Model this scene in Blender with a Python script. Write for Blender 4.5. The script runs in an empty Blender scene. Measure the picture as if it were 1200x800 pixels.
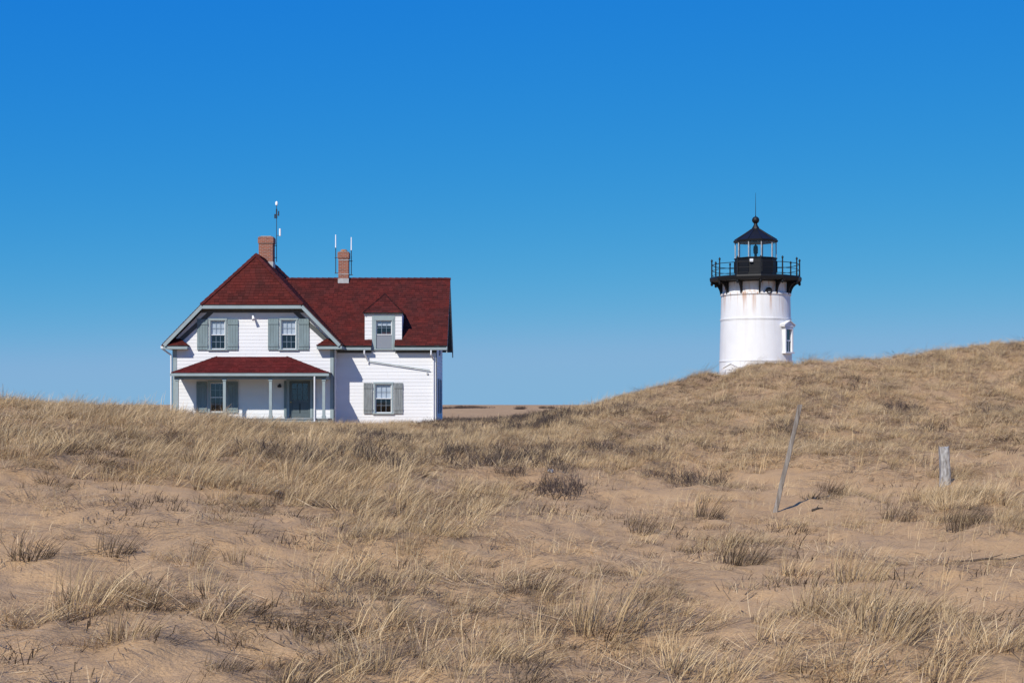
import bpy, math, random
import numpy as np
from mathutils import Vector

# ------------------------------------------------------------------ camera, sky, sun
SC = bpy.context.scene
COL = SC.collection
E = 1.65            # eye height: every z below is written relative to the eye, E is added on build
F = 1800.0          # focal length in photo pixels (1200 px wide)
HZ = 474.0          # photo row of the horizon

cam_d = bpy.data.cameras.new('camera')
cam_d.sensor_width = 36.0
cam_d.lens = 36.0 * F / 1200.0
cam_d.shift_y = (HZ - 400.0) / 1200.0
cam_d.clip_start = 0.1
cam_d.clip_end = 20000
cam = bpy.data.objects.new('camera', cam_d)
COL.objects.link(cam)
cam.location = (0, 0, E)
cam.rotation_euler = (math.radians(90), 0, 0)
SC.camera = cam

SUN_AZ, SUN_EL = math.radians(27.6), math.radians(41.5)    # azimuth: to the left of straight behind the camera
to_sun = Vector((-math.sin(SUN_AZ) * math.cos(SUN_EL), -math.cos(SUN_AZ) * math.cos(SUN_EL), math.sin(SUN_EL)))
w = bpy.data.worlds.new('World')
SC.world = w
w.use_nodes = True
wn = w.node_tree
sky = wn.nodes.new('ShaderNodeTexSky')
sky.sky_type = 'NISHITA'
sky.sun_disc = False
sky.sun_elevation = SUN_EL
sky.sun_rotation = math.atan2(to_sun.x, to_sun.y)
sky.altitude = 0
sky.air_density = 0.6
sky.dust_density = 0.0
sky.ozone_density = 6.0
bg = wn.nodes['Background']
bg.inputs[1].default_value = 0.1
# the photograph's deep, polarised-looking blue: one even colour grade for the whole sky
sepn, comb = wn.nodes.new('ShaderNodeSeparateColor'), wn.nodes.new('ShaderNodeCombineColor')
wn.links.new(sky.outputs[0], sepn.inputs[0])
for i, (gain, gam, top) in enumerate(((0.64, 1.88, 0.228), (0.508, 0.63, 0.455), (0.685, 0.02, 0.9))):
    p_ = wn.nodes.new('ShaderNodeMath'); p_.operation = 'MULTIPLY'; p_.inputs[1].default_value = 0.12
    q_ = wn.nodes.new('ShaderNodeMath'); q_.operation = 'POWER'; q_.inputs[1].default_value = gam
    r_ = wn.nodes.new('ShaderNodeMath'); r_.operation = 'MULTIPLY'; r_.inputs[1].default_value = gain / 0.1
    wn.links.new(sepn.outputs[i], p_.inputs[0]); wn.links.new(p_.outputs[0], q_.inputs[0]); wn.links.new(q_.outputs[0], r_.inputs[0])
    t_ = wn.nodes.new('ShaderNodeMath'); t_.operation = 'SMOOTH_MIN'; t_.inputs[1].default_value = top / 0.1; t_.inputs[2].default_value = 0.35 * top / 0.1
    wn.links.new(r_.outputs[0], t_.inputs[0])
    wn.links.new(t_.outputs[0], comb.inputs[i])
wn.links.new(comb.outputs[0], bg.inputs[0])

sun_d = bpy.data.lights.new('sun', 'SUN')
sun_d.energy = 4.6
sun_d.angle = math.radians(0.53)
sun_d.color = (1.0, 0.95, 0.87)
sun = bpy.data.objects.new('sun', sun_d)
COL.objects.link(sun)
sun.location = (-20, -40, 60)
sun.rotation_euler = to_sun.to_track_quat('Z', 'Y').to_euler()

SC.view_settings.view_transform = 'Standard'
SC.view_settings.look = 'None'
SC.view_settings.exposure = 0.0
SC.view_settings.gamma = 1.0
SC.view_settings.use_curve_mapping = False

rng = np.random.default_rng(7)
random.seed(7)

# ------------------------------------------------------------------ materials
def mat(name, col, rough=0.7, var=0.0, vscale=3.0, bump=0.0, bscale=30.0, metal=0.0, spec=0.4, island=0.0, col2=None, stretch=(1, 1, 1)):
    m = bpy.data.materials.new(name)
    m.use_nodes = True
    nt = m.node_tree
    N, L = nt.nodes, nt.links
    b = N['Principled BSDF']
    b.inputs['Roughness'].default_value = rough
    b.inputs['Metallic'].default_value = metal
    b.inputs['Specular IOR Level'].default_value = spec
    tc = N.new('ShaderNodeTexCoord')
    mp = N.new('ShaderNodeMapping')
    mp.inputs['Scale'].default_value = stretch
    L.new(tc.outputs['Object'], mp.inputs[0])
    n = N.new('ShaderNodeTexNoise')
    n.inputs['Scale'].default_value = vscale
    n.inputs['Detail'].default_value = 6
    L.new(mp.outputs[0], n.inputs['Vector'])
    mix = N.new('ShaderNodeMix')
    mix.data_type = 'RGBA'
    c2 = col2 if col2 else tuple(c * (1 - var) for c in col)
    mix.inputs[6].default_value = (*col, 1)
    mix.inputs[7].default_value = (*c2, 1)
    mr = N.new('ShaderNodeMapRange')
    mr.inputs[1].default_value = 0.35
    mr.inputs[2].default_value = 0.7
    L.new(n.outputs['Fac'], mr.inputs[0])
    L.new(mr.outputs[0], mix.inputs[0])
    out = mix.outputs[2]
    if island > 0:
        g = N.new('ShaderNodeNewGeometry')
        mr2 = N.new('ShaderNodeMapRange')
        mr2.inputs[3].default_value = 1 - island
        mr2.inputs[4].default_value = 1 + island
        L.new(g.outputs['Random Per Island'], mr2.inputs[0])
        vm = N.new('ShaderNodeVectorMath')
        vm.operation = 'SCALE'
        L.new(out, vm.inputs[0])
        L.new(mr2.outputs[0], vm.inputs['Scale'])
        out = vm.outputs[0]
    L.new(out, b.inputs['Base Color'])
    if bump > 0:
        nb = N.new('ShaderNodeTexNoise')
        nb.inputs['Scale'].default_value = bscale
        nb.inputs['Detail'].default_value = 5
        L.new(mp.outputs[0], nb.inputs['Vector'])
        bp = N.new('ShaderNodeBump')
        bp.inputs['Strength'].default_value = bump
        bp.inputs['Distance'].default_value = 0.02
        L.new(nb.outputs['Fac'], bp.inputs['Height'])
        L.new(bp.outputs[0], b.inputs['Normal'])
    return m

M = {}
M['siding'] = mat('white_clapboard_paint', (0.78, 0.78, 0.77), 0.55, 0.07, 1.2, 0.15, 25, island=0.03, stretch=(0.4, 0.4, 2))
M['muntin'] = mat('grey_muntin_paint', (0.36, 0.39, 0.42), 0.5, 0.05)
M['trim'] = mat('grey_green_trim_paint', (0.30, 0.365, 0.37), 0.5, 0.12, 3)
M['shutter'] = mat('grey_green_shutter_paint', (0.20, 0.265, 0.275), 0.6, 0.2, 4, island=0.06, stretch=(1, 1, 0.4))
M['shutter_worn'] = mat('weathered_grey_shutter_paint', (0.23, 0.25, 0.25), 0.7, 0.35, 7, island=0.1, stretch=(2, 2, 0.4))
M['sash'] = mat('white_sash_paint', (0.75, 0.76, 0.76), 0.4, 0.04)
M['shingle'] = mat('dark_red_shingle', (0.094, 0.0145, 0.0105), 0.9, 0.0, 1.3, 0.5, 60, island=0.27, col2=(0.064, 0.0155, 0.0125), spec=0.2)
M['ridge'] = mat('red_ridge_shingle', (0.075, 0.014, 0.013), 0.9, 0.2, 2, 0.4, 60, island=0.25, spec=0.2)
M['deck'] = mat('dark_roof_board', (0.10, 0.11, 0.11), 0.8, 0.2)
M['porch_shingle'] = mat('porch_red_shingle', (0.11, 0.016, 0.0145), 0.9, 0.0, 1.3, 0.5, 60, island=0.2, col2=(0.085, 0.016, 0.015), spec=0.1)
M['interior'] = mat('dark_interior', (0.03, 0.033, 0.038), 0.9)
M['blind'] = mat('white_blind', (0.66, 0.69, 0.72), 0.8, 0.05)
M['screen'] = mat('insect_screen', (0.09, 0.11, 0.14), 0.7, 0.1)
M['flashing'] = mat('pale_flashing', (0.45, 0.45, 0.44), 0.5, 0.3, 6)
M['floor'] = mat('porch_floor_paint', (0.22, 0.25, 0.25), 0.7, 0.2)
M['gutter'] = mat('white_gutter_paint', (0.72, 0.73, 0.73), 0.4, 0.05)
M['doorm'] = mat('door_paint', (0.10, 0.128, 0.135), 0.45, 0.1)
M['black'] = mat('black_iron_paint', (0.0065, 0.007, 0.008), 0.55, 0.3, 5, 0.2, 20, spec=0.35)
M['blackm'] = mat('dark_steel', (0.04, 0.042, 0.05), 0.45, 0.3, 5)
M['steel'] = mat('pale_steel_tube', (0.33, 0.36, 0.4), 0.4, 0.2, 5, metal=0.4)
M['white_plastic'] = mat('white_antenna_cover', (0.85, 0.86, 0.87), 0.35)
M['brass'] = mat('brass', (0.5, 0.35, 0.12), 0.3, metal=0.9)
M['weathered'] = mat('weathered_grey_wood', (0.42, 0.375, 0.32), 0.9, 0.0, 4, 0.9, 40, col2=(0.17, 0.135, 0.105), stretch=(6, 6, 0.5), spec=0.1)
M['postwood'] = mat('lichen_grey_post_wood', (0.56, 0.54, 0.50), 0.95, 0.0, 9, 1.0, 40, col2=(0.20, 0.175, 0.15), stretch=(2.5, 2.5, 0.9), spec=0.1)
M['driftwood'] = mat('dark_driftwood', (0.10, 0.078, 0.06), 0.95, 0.4, 10, 0.8, 40, spec=0.1)
M['palestone'] = mat('pale_stone', (0.62, 0.6, 0.57), 0.9, 0.3, 14, 0.6, 30)
M['twig'] = mat('dark_twig', (0.085, 0.062, 0.048), 0.95, 0.4, 3, island=0.45, spec=0.1)
M['concrete'] = mat('foundation_concrete', (0.33, 0.32, 0.3), 0.9, 0.3, 4, 0.4, 30)

def brick_mat():
    m = mat('chimney_brick', (0.30, 0.105, 0.06), 0.9)
    N, L = m.node_tree.nodes, m.node_tree.links
    b = N['Principled BSDF']
    tc = N.new('ShaderNodeTexCoord')
    sp = N.new('ShaderNodeSeparateXYZ')
    L.new(tc.outputs['Object'], sp.inputs[0])
    ad = N.new('ShaderNodeMath')
    L.new(sp.outputs[0], ad.inputs[0])
    L.new(sp.outputs[1], ad.inputs[1])
    cb = N.new('ShaderNodeCombineXYZ')
    L.new(ad.outputs[0], cb.inputs[0])
    L.new(sp.outputs[2], cb.inputs[1])
    br = N.new('ShaderNodeTexBrick')
    br.inputs['Color1'].default_value = (0.33, 0.105, 0.055, 1)
    br.inputs['Color2'].default_value = (0.22, 0.075, 0.045, 1)
    br.inputs['Mortar'].default_value = (0.34, 0.29, 0.25, 1)
    br.inputs['Scale'].default_value = 1.0
    br.inputs['Brick Width'].default_value = 0.215
    br.inputs['Row Height'].default_value = 0.075
    br.inputs['Mortar Size'].default_value = 0.007
    L.new(cb.outputs[0], br.inputs['Vector'])
    for l in list(b.inputs['Base Color'].links):
        L.remove(l)
    L.new(br.outputs['Color'], b.inputs['Base Color'])
    bp = N.new('ShaderNodeBump')
    bp.inputs['Strength'].default_value = 0.6
    bp.inputs['Distance'].default_value = 0.01
    bp.invert = True
    L.new(br.outputs['Fac'], bp.inputs['Height'])
    L.new(bp.outputs[0], b.inputs['Normal'])
    return m
M['brick'] = brick_mat()

def glass_mat(name, tint, refl=1.0):
    m = bpy.data.materials.new(name)
    m.use_nodes = True
    N, L = m.node_tree.nodes, m.node_tree.links
    N.remove(N['Principled BSDF'])
    tr = N.new('ShaderNodeBsdfTransparent')
    tr.inputs[0].default_value = (*tint, 1)
    gl = N.new('ShaderNodeBsdfGlossy')
    gl.inputs['Roughness'].default_value = 0.03
    lw = N.new('ShaderNodeLayerWeight')
    pw = N.new('ShaderNodeMath')
    pw.operation = 'POWER'
    pw.inputs[1].default_value = 5.0
    L.new(lw.outputs['Facing'], pw.inputs[0])
    mu = N.new('ShaderNodeMapRange')       # two surfaces of a pane: about 8 % head on, all at grazing
    mu.inputs[3].default_value = 0.08 * refl
    mu.inputs[4].default_value = 1.0
    L.new(pw.outputs[0], mu.inputs[0])
    ms = N.new('ShaderNodeMixShader')
    L.new(mu.outputs[0], ms.inputs[0])
    L.new(tr.outputs[0], ms.inputs[1])
    L.new(gl.outputs[0], ms.inputs[2])
    L.new(ms.outputs[0], N['Material Output'].inputs[0])
    return m
M['glass'] = glass_mat('window_glass', (0.82, 0.86, 0.9), 1.4)
M['lantern_glass'] = glass_mat('lantern_glass', (0.93, 0.96, 0.98), 0.8)

def tower_mat():
    m = mat('white_tower_paint', (0.80, 0.795, 0.775), 0.45, 0.06, 1.5, 0.12, 12)
    N, L = m.node_tree.nodes, m.node_tree.links
    b = N['Principled BSDF']
    src = b.inputs['Base Color'].links[0].from_socket
    tc = N.new('ShaderNodeTexCoord')
    def streak(scale, z_lo, z_hi, thr):
        mp = N.new('ShaderNodeMapping')
        mp.inputs['Scale'].default_value = scale
        L.new(tc.outputs['Object'], mp.inputs[0])
        n = N.new('ShaderNodeTexNoise')
        n.inputs['Scale'].default_value = 1.0
        n.inputs['Detail'].default_value = 4
        L.new(mp.outputs[0], n.inputs['Vector'])
        sp = N.new('ShaderNodeSeparateXYZ')
        L.new(tc.outputs['Object'], sp.inputs[0])
        zr = N.new('ShaderNodeMapRange')
        zr.inputs[1].default_value = z_lo
        zr.inputs[2].default_value = z_hi
        L.new(sp.outputs[2], zr.inputs[0])
        ns = N.new('ShaderNodeMapRange')
        ns.inputs[1].default_value = thr
        ns.inputs[2].default_value = thr + 0.13
        L.new(n.outputs['Fac'], ns.inputs[0])
        mu = N.new('ShaderNodeMath')
        mu.operation = 'MULTIPLY'
        L.new(zr.outputs[0], mu.inputs[0])
        L.new(ns.outputs[0], mu.inputs[1])
        return mu.outputs[0]
    for (sc_, lo, hi, thr, col, amt) in (((5, 5, 0.35), TOP_L - 1.5, TOP_L + 0.3, 0.52, (0.46, 0.19, 0.05), 0.9),
                                         ((3, 3, 0.12), TOP_L - 6, TOP_L + 1.0, 0.52, (0.62, 0.57, 0.49), 0.45)):
        f = streak(sc_, lo, hi, thr)
        k = N.new('ShaderNodeMath')
        k.operation = 'MULTIPLY'
        k.inputs[1].default_value = amt
        L.new(f, k.inputs[0])
        mx = N.new('ShaderNodeMix')
        mx.data_type = 'RGBA'
        mx.inputs[7].default_value = (*col, 1)
        L.new(src, mx.inputs[6])
        L.new(k.outputs[0], mx.inputs[0])
        src = mx.outputs[2]
    L.new(src, b.inputs['Base Color'])
    return m

# ------------------------------------------------------------------ mesh helpers
class B:
    def __init__(s):
        s.v, s.f = [], []
    def add(s, vs, fs):
        o = len(s.v)
        s.v += [tuple(p) for p in vs]
        s.f += [tuple(i + o for i in f) for f in fs]
        return s
    def box(s, x0, x1, y0, y1, z0, z1):
        vs = [(x, y, z) for z in (z0, z1) for y in (y0, y1) for x in (x0, x1)]
        return s.add(vs, [(0, 2, 3, 1), (4, 5, 7, 6), (0, 1, 5, 4), (2, 6, 7, 3), (0, 4, 6, 2), (1, 3, 7, 5)])
    def prism(s, pts, off):
        """closed solid from a planar polygon and an offset vector (or list of offset points)"""
        n = len(pts)
        if isinstance(off, (list,)):
            q = off
        else:
            q = [tuple(Vector(p) + Vector(off)) for p in pts]
        fs = [tuple(range(n)), tuple(range(2 * n - 1, n - 1, -1))]
        fs += [(i, i + n, (i + 1) % n + n, (i + 1) % n) for i in range(n)]
        return s.add(list(pts) + list(q), fs)
    def tube(s, p0, p1, r0, r1=None, n=8):
        r1 = r0 if r1 is None else r1
        p0, p1 = Vector(p0), Vector(p1)
        d = (p1 - p0).normalized()
        a = d.cross(Vector((0, 0, 1)) if abs(d.z) < 0.9 else Vector((1, 0, 0))).normalized()
        c = d.cross(a)
        vs = []
        for p, r in ((p0, r0), (p1, r1)):
            for k in range(n):
                t = 2 * math.pi * k / n
                vs.append(p + a * r * math.cos(t) + c * r * math.sin(t))
        fs = [(k, (k + 1) % n, (k + 1) % n + n, k + n) for k in range(n)]
        fs += [tuple(range(n - 1, -1, -1)), tuple(range(n, 2 * n))]
        return s.add(vs, fs)
    def path(s, pts, r, n=8):
        for a, b in zip(pts[:-1], pts[1:]):
            s.tube(a, b, r, r, n)
        return s
    def lathe(s, cx, cy, prof, n=48, a0=0.0):
        vs = []
        for r, z in prof:
            for k in range(n):
                t = a0 + 2 * math.pi * k / n
                vs.append((cx + r * math.sin(t), cy - r * math.cos(t), z))
        fs = []
        m = len(prof)
        for i in range(m - 1):
            for k in range(n):
                k2 = (k + 1) % n
                fs.append((i * n + k, i * n + k2, (i + 1) * n + k2, (i + 1) * n + k))
        fs.append(tuple(range(n - 1, -1, -1)))
        fs.append(tuple((m - 1) * n + k for k in range(n)))
        return s.add(vs, fs)
    def build(s, name, m, parent=None, smooth=False, label=None, kind=None):
        me = bpy.data.meshes.new(name)
        if parent is not None:
            base = ROOT[parent.name]
        else:
            base = Vector((0, 0, 0))
        vs = [(p[0] - base.x, p[1] - base.y, p[2] + E - base.z) for p in s.v]
        me.from_pydata(vs, [], s.f)
        me.update()
        o = bpy.data.objects.new(name, me)
        COL.objects.link(o)
        if m is not None:
            me.materials.append(m)
        if smooth:
            me.polygons.foreach_set('use_smooth', [True] * len(me.polygons))
            me.set_sharp_from_angle(angle=math.radians(40))
        if parent is not None:
            o.parent = parent
            ROOT[o.name] = base
        if label:
            o['label'] = label
        if kind:
            o['kind'] = kind
        return o
ROOT = {}

def thing(name, loc, label, cat, group=None):
    o = bpy.data.objects.new(name, None)
    o.empty_display_size = 0.3
    COL.objects.link(o)
    o.location = (loc[0], loc[1], loc[2] + E)
    ROOT[o.name] = Vector(o.location)
    o['label'] = label
    o['category'] = cat
    if group:
        o['group'] = group
    return o

def clip_convex(poly, clip):
    """Sutherland-Hodgman, both 2D, clip counter-clockwise and convex"""
    out = list(poly)
    n = len(clip)
    for i in range(n):
        a, b = clip[i], clip[(i + 1) % n]
        inp, out = out, []
        if not inp:
            break
        def side(p):
            return (b[0] - a[0]) * (p[1] - a[1]) - (b[1] - a[1]) * (p[0] - a[0])
        for j in range(len(inp)):
            p, q = inp[j], inp[(j + 1) % len(inp)]
            sp, sq = side(p), side(q)
            if sp >= 0:
                out.append(p)
            if (sp >= 0) != (sq >= 0):
                t = sp / (sp - sq)
                out.append((p[0] + (q[0] - p[0]) * t, p[1] + (q[1] - p[1]) * t))
    res = []
    for p in out:
        if not res or (abs(p[0] - res[-1][0]) + abs(p[1] - res[-1][1])) > 1e-5:
            res.append(p)
    return res if len(res) >= 3 else []

# ------------------------------------------------------------------ terrain
def hash2(ix, iy, seed):
    h = (ix.astype(np.int64) * 374761393 + iy.astype(np.int64) * 668265263 + seed * 974634777) & 0xffffffff
    h = ((h ^ (h >> 13)) * 1274126177) & 0xffffffff
    h = h ^ (h >> 16)
    return (h & 0xffffff) / float(0xffffff)

def vnoise(x, y, seed=0):
    ix, iy = np.floor(x), np.floor(y)
    fx, fy = x - ix, y - iy
    fx = fx * fx * fx * (fx * (fx * 6 - 15) + 10)
    fy = fy * fy * fy * (fy * (fy * 6 - 15) + 10)
    a, b = hash2(ix, iy, seed), hash2(ix + 1, iy, seed)
    c, d = hash2(ix, iy + 1, seed), hash2(ix + 1, iy + 1, seed)
    return (a + (b - a) * fx) * (1 - fy) + (c + (d - c) * fx) * fy - 0.5

def fbm(x, y, seed=0, oct=4):
    s, a = 0, 1.0
    for k in range(oct):
        s = s + a * vnoise(x, y, seed + k * 17)
        x, y = x * 2.03 + 3.1, y * 2.03 - 1.7
        a *= 0.5
    return s

# control points of the ground: photo column, depth in metres, height below (-) or above (+) the eye
CTRL = []
def cp(px, D, h=None, py=None):
    if h is None:
        h = (HZ - py) / F * D
    x = (px - 600) / F * D
    CTRL.append((math.atan2(x, D), math.log(math.hypot(x, D)), h))
for px in (-500, 0, 300, 600, 900, 1200, 1700):
    cp(px, 6.5, h=-1.66)
    cp(px, 9, py=800)
# left rise
for px, l in ((-500, ((11.5, 690), (16, 590), (22, 515), (31, 478), (45, 482))),
              (0, ((11.5, 700), (15, 600), (17.5, 560), (23, 511), (31, 480), (40, 484))),
              (150, ((11.6, 700), (15, 605), (18, 562), (24, 516), (32, 486), (40, 490))),
              (300, ((11.8, 700), (15.5, 610), (19, 563), (25, 527), (33, 502), (42, 506))),
              (450, ((12, 700), (16.5, 612), (20.5, 570), (27, 540), (35, 523), (45, 517))),
              (600, ((12, 700), (17.5, 612), (22, 574), (28, 545), (38, 518), (52, 502))),
              (700, ((12, 700), (20, 603), (26, 560), (32, 530), (42, 500), (54, 478))),
              (800, ((12, 700), (20, 602), (26, 562), (32, 526), (42, 485), (55, 453))),
              (900, ((12, 700), (20, 600), (26, 562), (32, 520), (41, 477), (50, 440), (55, 431))),
              (1050, ((12, 700), (20, 590), (25, 560), (31, 520), (41, 469), (50, 432), (56, 421))),
              (1200, ((12, 690), (18, 600), (23, 564), (30, 522), (41, 465), (51, 420), (58, 404))),
              (1700, ((12, 680), (18, 595), (23, 556), (30, 505), (41, 440), (51, 395), (60, 375)))):
    for D, py in l:
        cp(px, D, py=py)
for px in (-500, 0, 200, 358, 500):
    cp(px, 58, h=-0.9)
    cp(px, 72, h=-0.97)
    cp(px, 95, h=-0.97)
cp(620, 75, h=-0.95); cp(620, 95, h=-1.0)
for px, h1, h2 in ((720, -0.6, -0.9), (886, 0.2, -0.85), (1050, 0.9, -0.4), (1200, 1.4, 0.1), (1700, 2.2, 0.6)):
    cp(px, 72, h=h1); cp(px, 95, h=h2)
C_ = np.array(CTRL)
AS = 2.2
P_ = np.stack([C_[:, 0] * AS, C_[:, 1]], 1)
def tps_k(d2):
    return np.where(d2 > 1e-12, 0.5 * d2 * np.log(np.maximum(d2, 1e-12)), 0)
nC = len(P_)
K = tps_k(((P_[:, None] - P_[None]) ** 2).sum(-1)) + np.eye(nC) * 2e-3
Q = np.concatenate([np.ones((nC, 1)), P_], 1)
A_ = np.block([[K, Q], [Q.T, np.zeros((3, 3))]])
SOL = np.linalg.solve(A_, np.concatenate([C_[:, 2], np.zeros(3)]))

def sstep(a, b, x):
    t = np.clip((x - a) / (b - a), 0, 1)
    return t * t * (3 - 2 * t)

def cover(x, y):
    """how thickly grass grows at a ground point (0..1), drawn after the photograph's patches"""
    yy = np.maximum(y, 2.0)
    px = 600 + x / yy * F
    h = base_h(x, y)
    py = HZ - h / yy * F
    d = np.zeros_like(px)
    for cx, cy, rx, ry, v in PATCH:
        e = ((px - cx) / rx) ** 2 + ((py - cy) / ry) ** 2
        d = d + v * np.exp(-e * 1.2)
    far = sstep(24, 30, y)
    d = np.where(py < 575, np.maximum(d, far * 0.75), d)
    hill = far * sstep(640, 760, px)
    d = d - 0.05 * hill
    n = fbm(x * 0.55, y * 0.4, 40, 3)
    n2 = fbm(x * 1.7, y * 1.1, 77, 3)
    n3 = fbm(x * 1.1 - y * 0.34, y * 0.16 + x * 0.05, 91, 4)      # terraces slanting up the dune
    d = d + n * 0.55 * (1 - 0.3 * far) + n2 * 0.6 + hill * n3 * 0.9
    # away from the picture the same mixed cover goes on
    return np.clip(d, 0, 1)

PATCH = [  # photo column, row, half widths, weight
    (60, 520, 170, 42, 1.0), (250, 525, 150, 45, 1.0), (330, 570, 110, 40, 0.8), (440, 545, 120, 35, 0.75), (560, 520, 130, 26, 0.95),
    (450, 640, 120, 75, 0.95), (430, 740, 160, 75, 1.0), (260, 765, 150, 50, 0.85), (110, 695, 120, 36, 0.8), (250, 670, 100, 45, 0.68),
    (560, 610, 80, 40, 0.5), (620, 720, 90, 60, 0.55), (740, 720, 80, 50, 0.7), (560, 780, 160, 40, 0.6),
    (800, 790, 120, 40, 0.45), (1100, 745, 110, 45, 0.75), (1190, 775, 80, 50, 0.7), (990, 780, 100, 40, 0.5),
    (1130, 588, 60, 24, 0.75), (1108, 578, 30, 14, 0.6), (1190, 610, 60, 30, 0.5), (990, 580, 50, 16, 0.5), (1100, 650, 100, 30, 0.3), (900, 620, 80, 30, 0.25),
    (830, 570, 60, 15, 0.55), (40, 745, 90, 40, 0.5), (180, 620, 140, 20, 0.22), (1020, 700, 60, 30, 0.45), (860, 660, 60, 24, 0.35),
    (90, 640, 100, 60, -0.25), (60, 600, 110, 24, -0.5), (200, 610, 60, 20, -0.2), (640, 575, 120, 20, -0.25), (900, 690, 120, 40, -0.2),
]

def base_h(x, y):
    shp = x.shape
    x, y = x.ravel(), y.ravel()
    r = np.hypot(x, y)
    th = np.arctan2(x, np.maximum(y, 1e-6))
    th = np.where(y <= 0, np.sign(x) * 0.55, th)
    th = np.clip(th, -0.55, 0.55)
    lr = np.log(np.clip(r, 5.5, 130))
    out = np.zeros_like(x)
    CH = 40000
    for i in range(0, len(x), CH):
        q = np.stack([th[i:i + CH] * AS, lr[i:i + CH]], 1)
        k = tps_k(((q[:, None] - P_[None]) ** 2).sum(-1))
        out[i:i + CH] = k @ SOL[:nC] + SOL[nC] + q @ SOL[nC + 1:]
    near = sstep(5.5, 9, r) * sstep(0, 6, y)
    out = out * near + -1.66 * (1 - near)
    farw = sstep(85, 125, r)
    plain = -1.05 + fbm(x / 60, y / 60, 5, 3) * 0.5 * sstep(85, 200, r) + fbm(x / 400, y / 400, 9, 3) * 1.0 * sstep(300, 900, r)
    plain = np.minimum(plain, -0.35)
    out = out * (1 - farw) + plain * farw
    return out.reshape(shp)

def H(x, y, want_cover=False):
    x, y = np.asarray(x, float), np.asarray(y, float)
    b = base_h(x, y)
    c = cover(x, y)
    r = np.hypot(x, y)
    fade = 1 - sstep(60, 110, r)
    bld = (1 - sstep(1.0, 4, np.maximum(np.abs(x + 9.6) - 7, np.abs(y - 75.5) - 6)))       # level round the house
    lh = (1 - sstep(3.0, 6, np.hypot(x - LX, y - LY)))
    amp = fade * (1 - bld) * (1 - lh)
    n = fbm(x * 0.33, y * 0.26, 1, 3) * 0.16 + fbm(x * 1.3, y * 0.9, 2, 3) * 0.11 + fbm(x * 4.2, y * 3.6, 3, 2) * 0.042
    near = sstep(3, 8, r)
    hl_ = sstep(22, 30, y) * sstep(0.02, 0.09, np.arctan2(x, np.maximum(y, 1.0)))
    n = n + hl_ * (0.19 * fbm(x * 1.1 - y * 0.34, y * 0.16 + x * 0.05, 91, 4) + 0.10 * fbm(x * 2.6 - y * 0.5, y * 0.7, 95, 2))
    z = b + amp * near * n + amp * 0.07 * (c - 0.4) * near
    z = z * (1 - bld) + -0.98 * bld
    z = z * (1 - lh) + -0.85 * lh
    return (z, c) if want_cover else z

LY = 95.0
LX = (885.5 - 600) / F * LY

def polar_ground():
    inner = np.linspace(-0.46, 0.46, 430)
    outer = np.linspace(0.46, 2 * math.pi - 0.46, 110)[1:-1]
    th = np.concatenate([inner, outer])
    rr = np.concatenate([[0.4, 1.5, 3, 4.5], np.geomspace(5.5, 75, 420), np.geomspace(75, 9000, 110)[1:]])
    T, R = np.meshgrid(th, rr)
    X, Y = R * np.sin(T), R * np.cos(T)
    Z, Cv = H(X, Y, True)
    nr, nt = X.shape
    vs = np.stack([X.ravel(), Y.ravel(), Z.ravel() + E], 1)
    idx = np.arange(nr * nt).reshape(nr, nt)
    a, b = idx[:-1], np.roll(idx[:-1], -1, 1)
    c, d = np.roll(idx[1:], -1, 1), idx[1:]
    fs = np.stack([a, d, c, b], -1).reshape(-1, 4)
    me = bpy.data.meshes.new('dune_ground')
    me.vertices.add(len(vs)); me.vertices.foreach_set('co', vs.ravel())
    me.loops.add(fs.size); me.loops.foreach_set('vertex_index', fs.ravel().astype(np.int32))
    me.polygons.add(len(fs)); me.polygons.foreach_set('loop_start', np.arange(0, fs.size, 4, dtype=np.int32))
    me.update(); me.validate()
    at = me.attributes.new('litter', 'FLOAT', 'POINT')
    at.data.foreach_set('value', Cv.ravel().astype(np.float32))
    me.polygons.foreach_set('use_smooth', [True] * len(me.polygons))
    # close the small hole under the camera
    o = bpy.data.objects.new('dune_ground', me)
    COL.objects.link(o)
    o['kind'] = 'structure'
    o['label'] = 'tan sand dunes rising to the right of the lighthouse'
    return o

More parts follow.
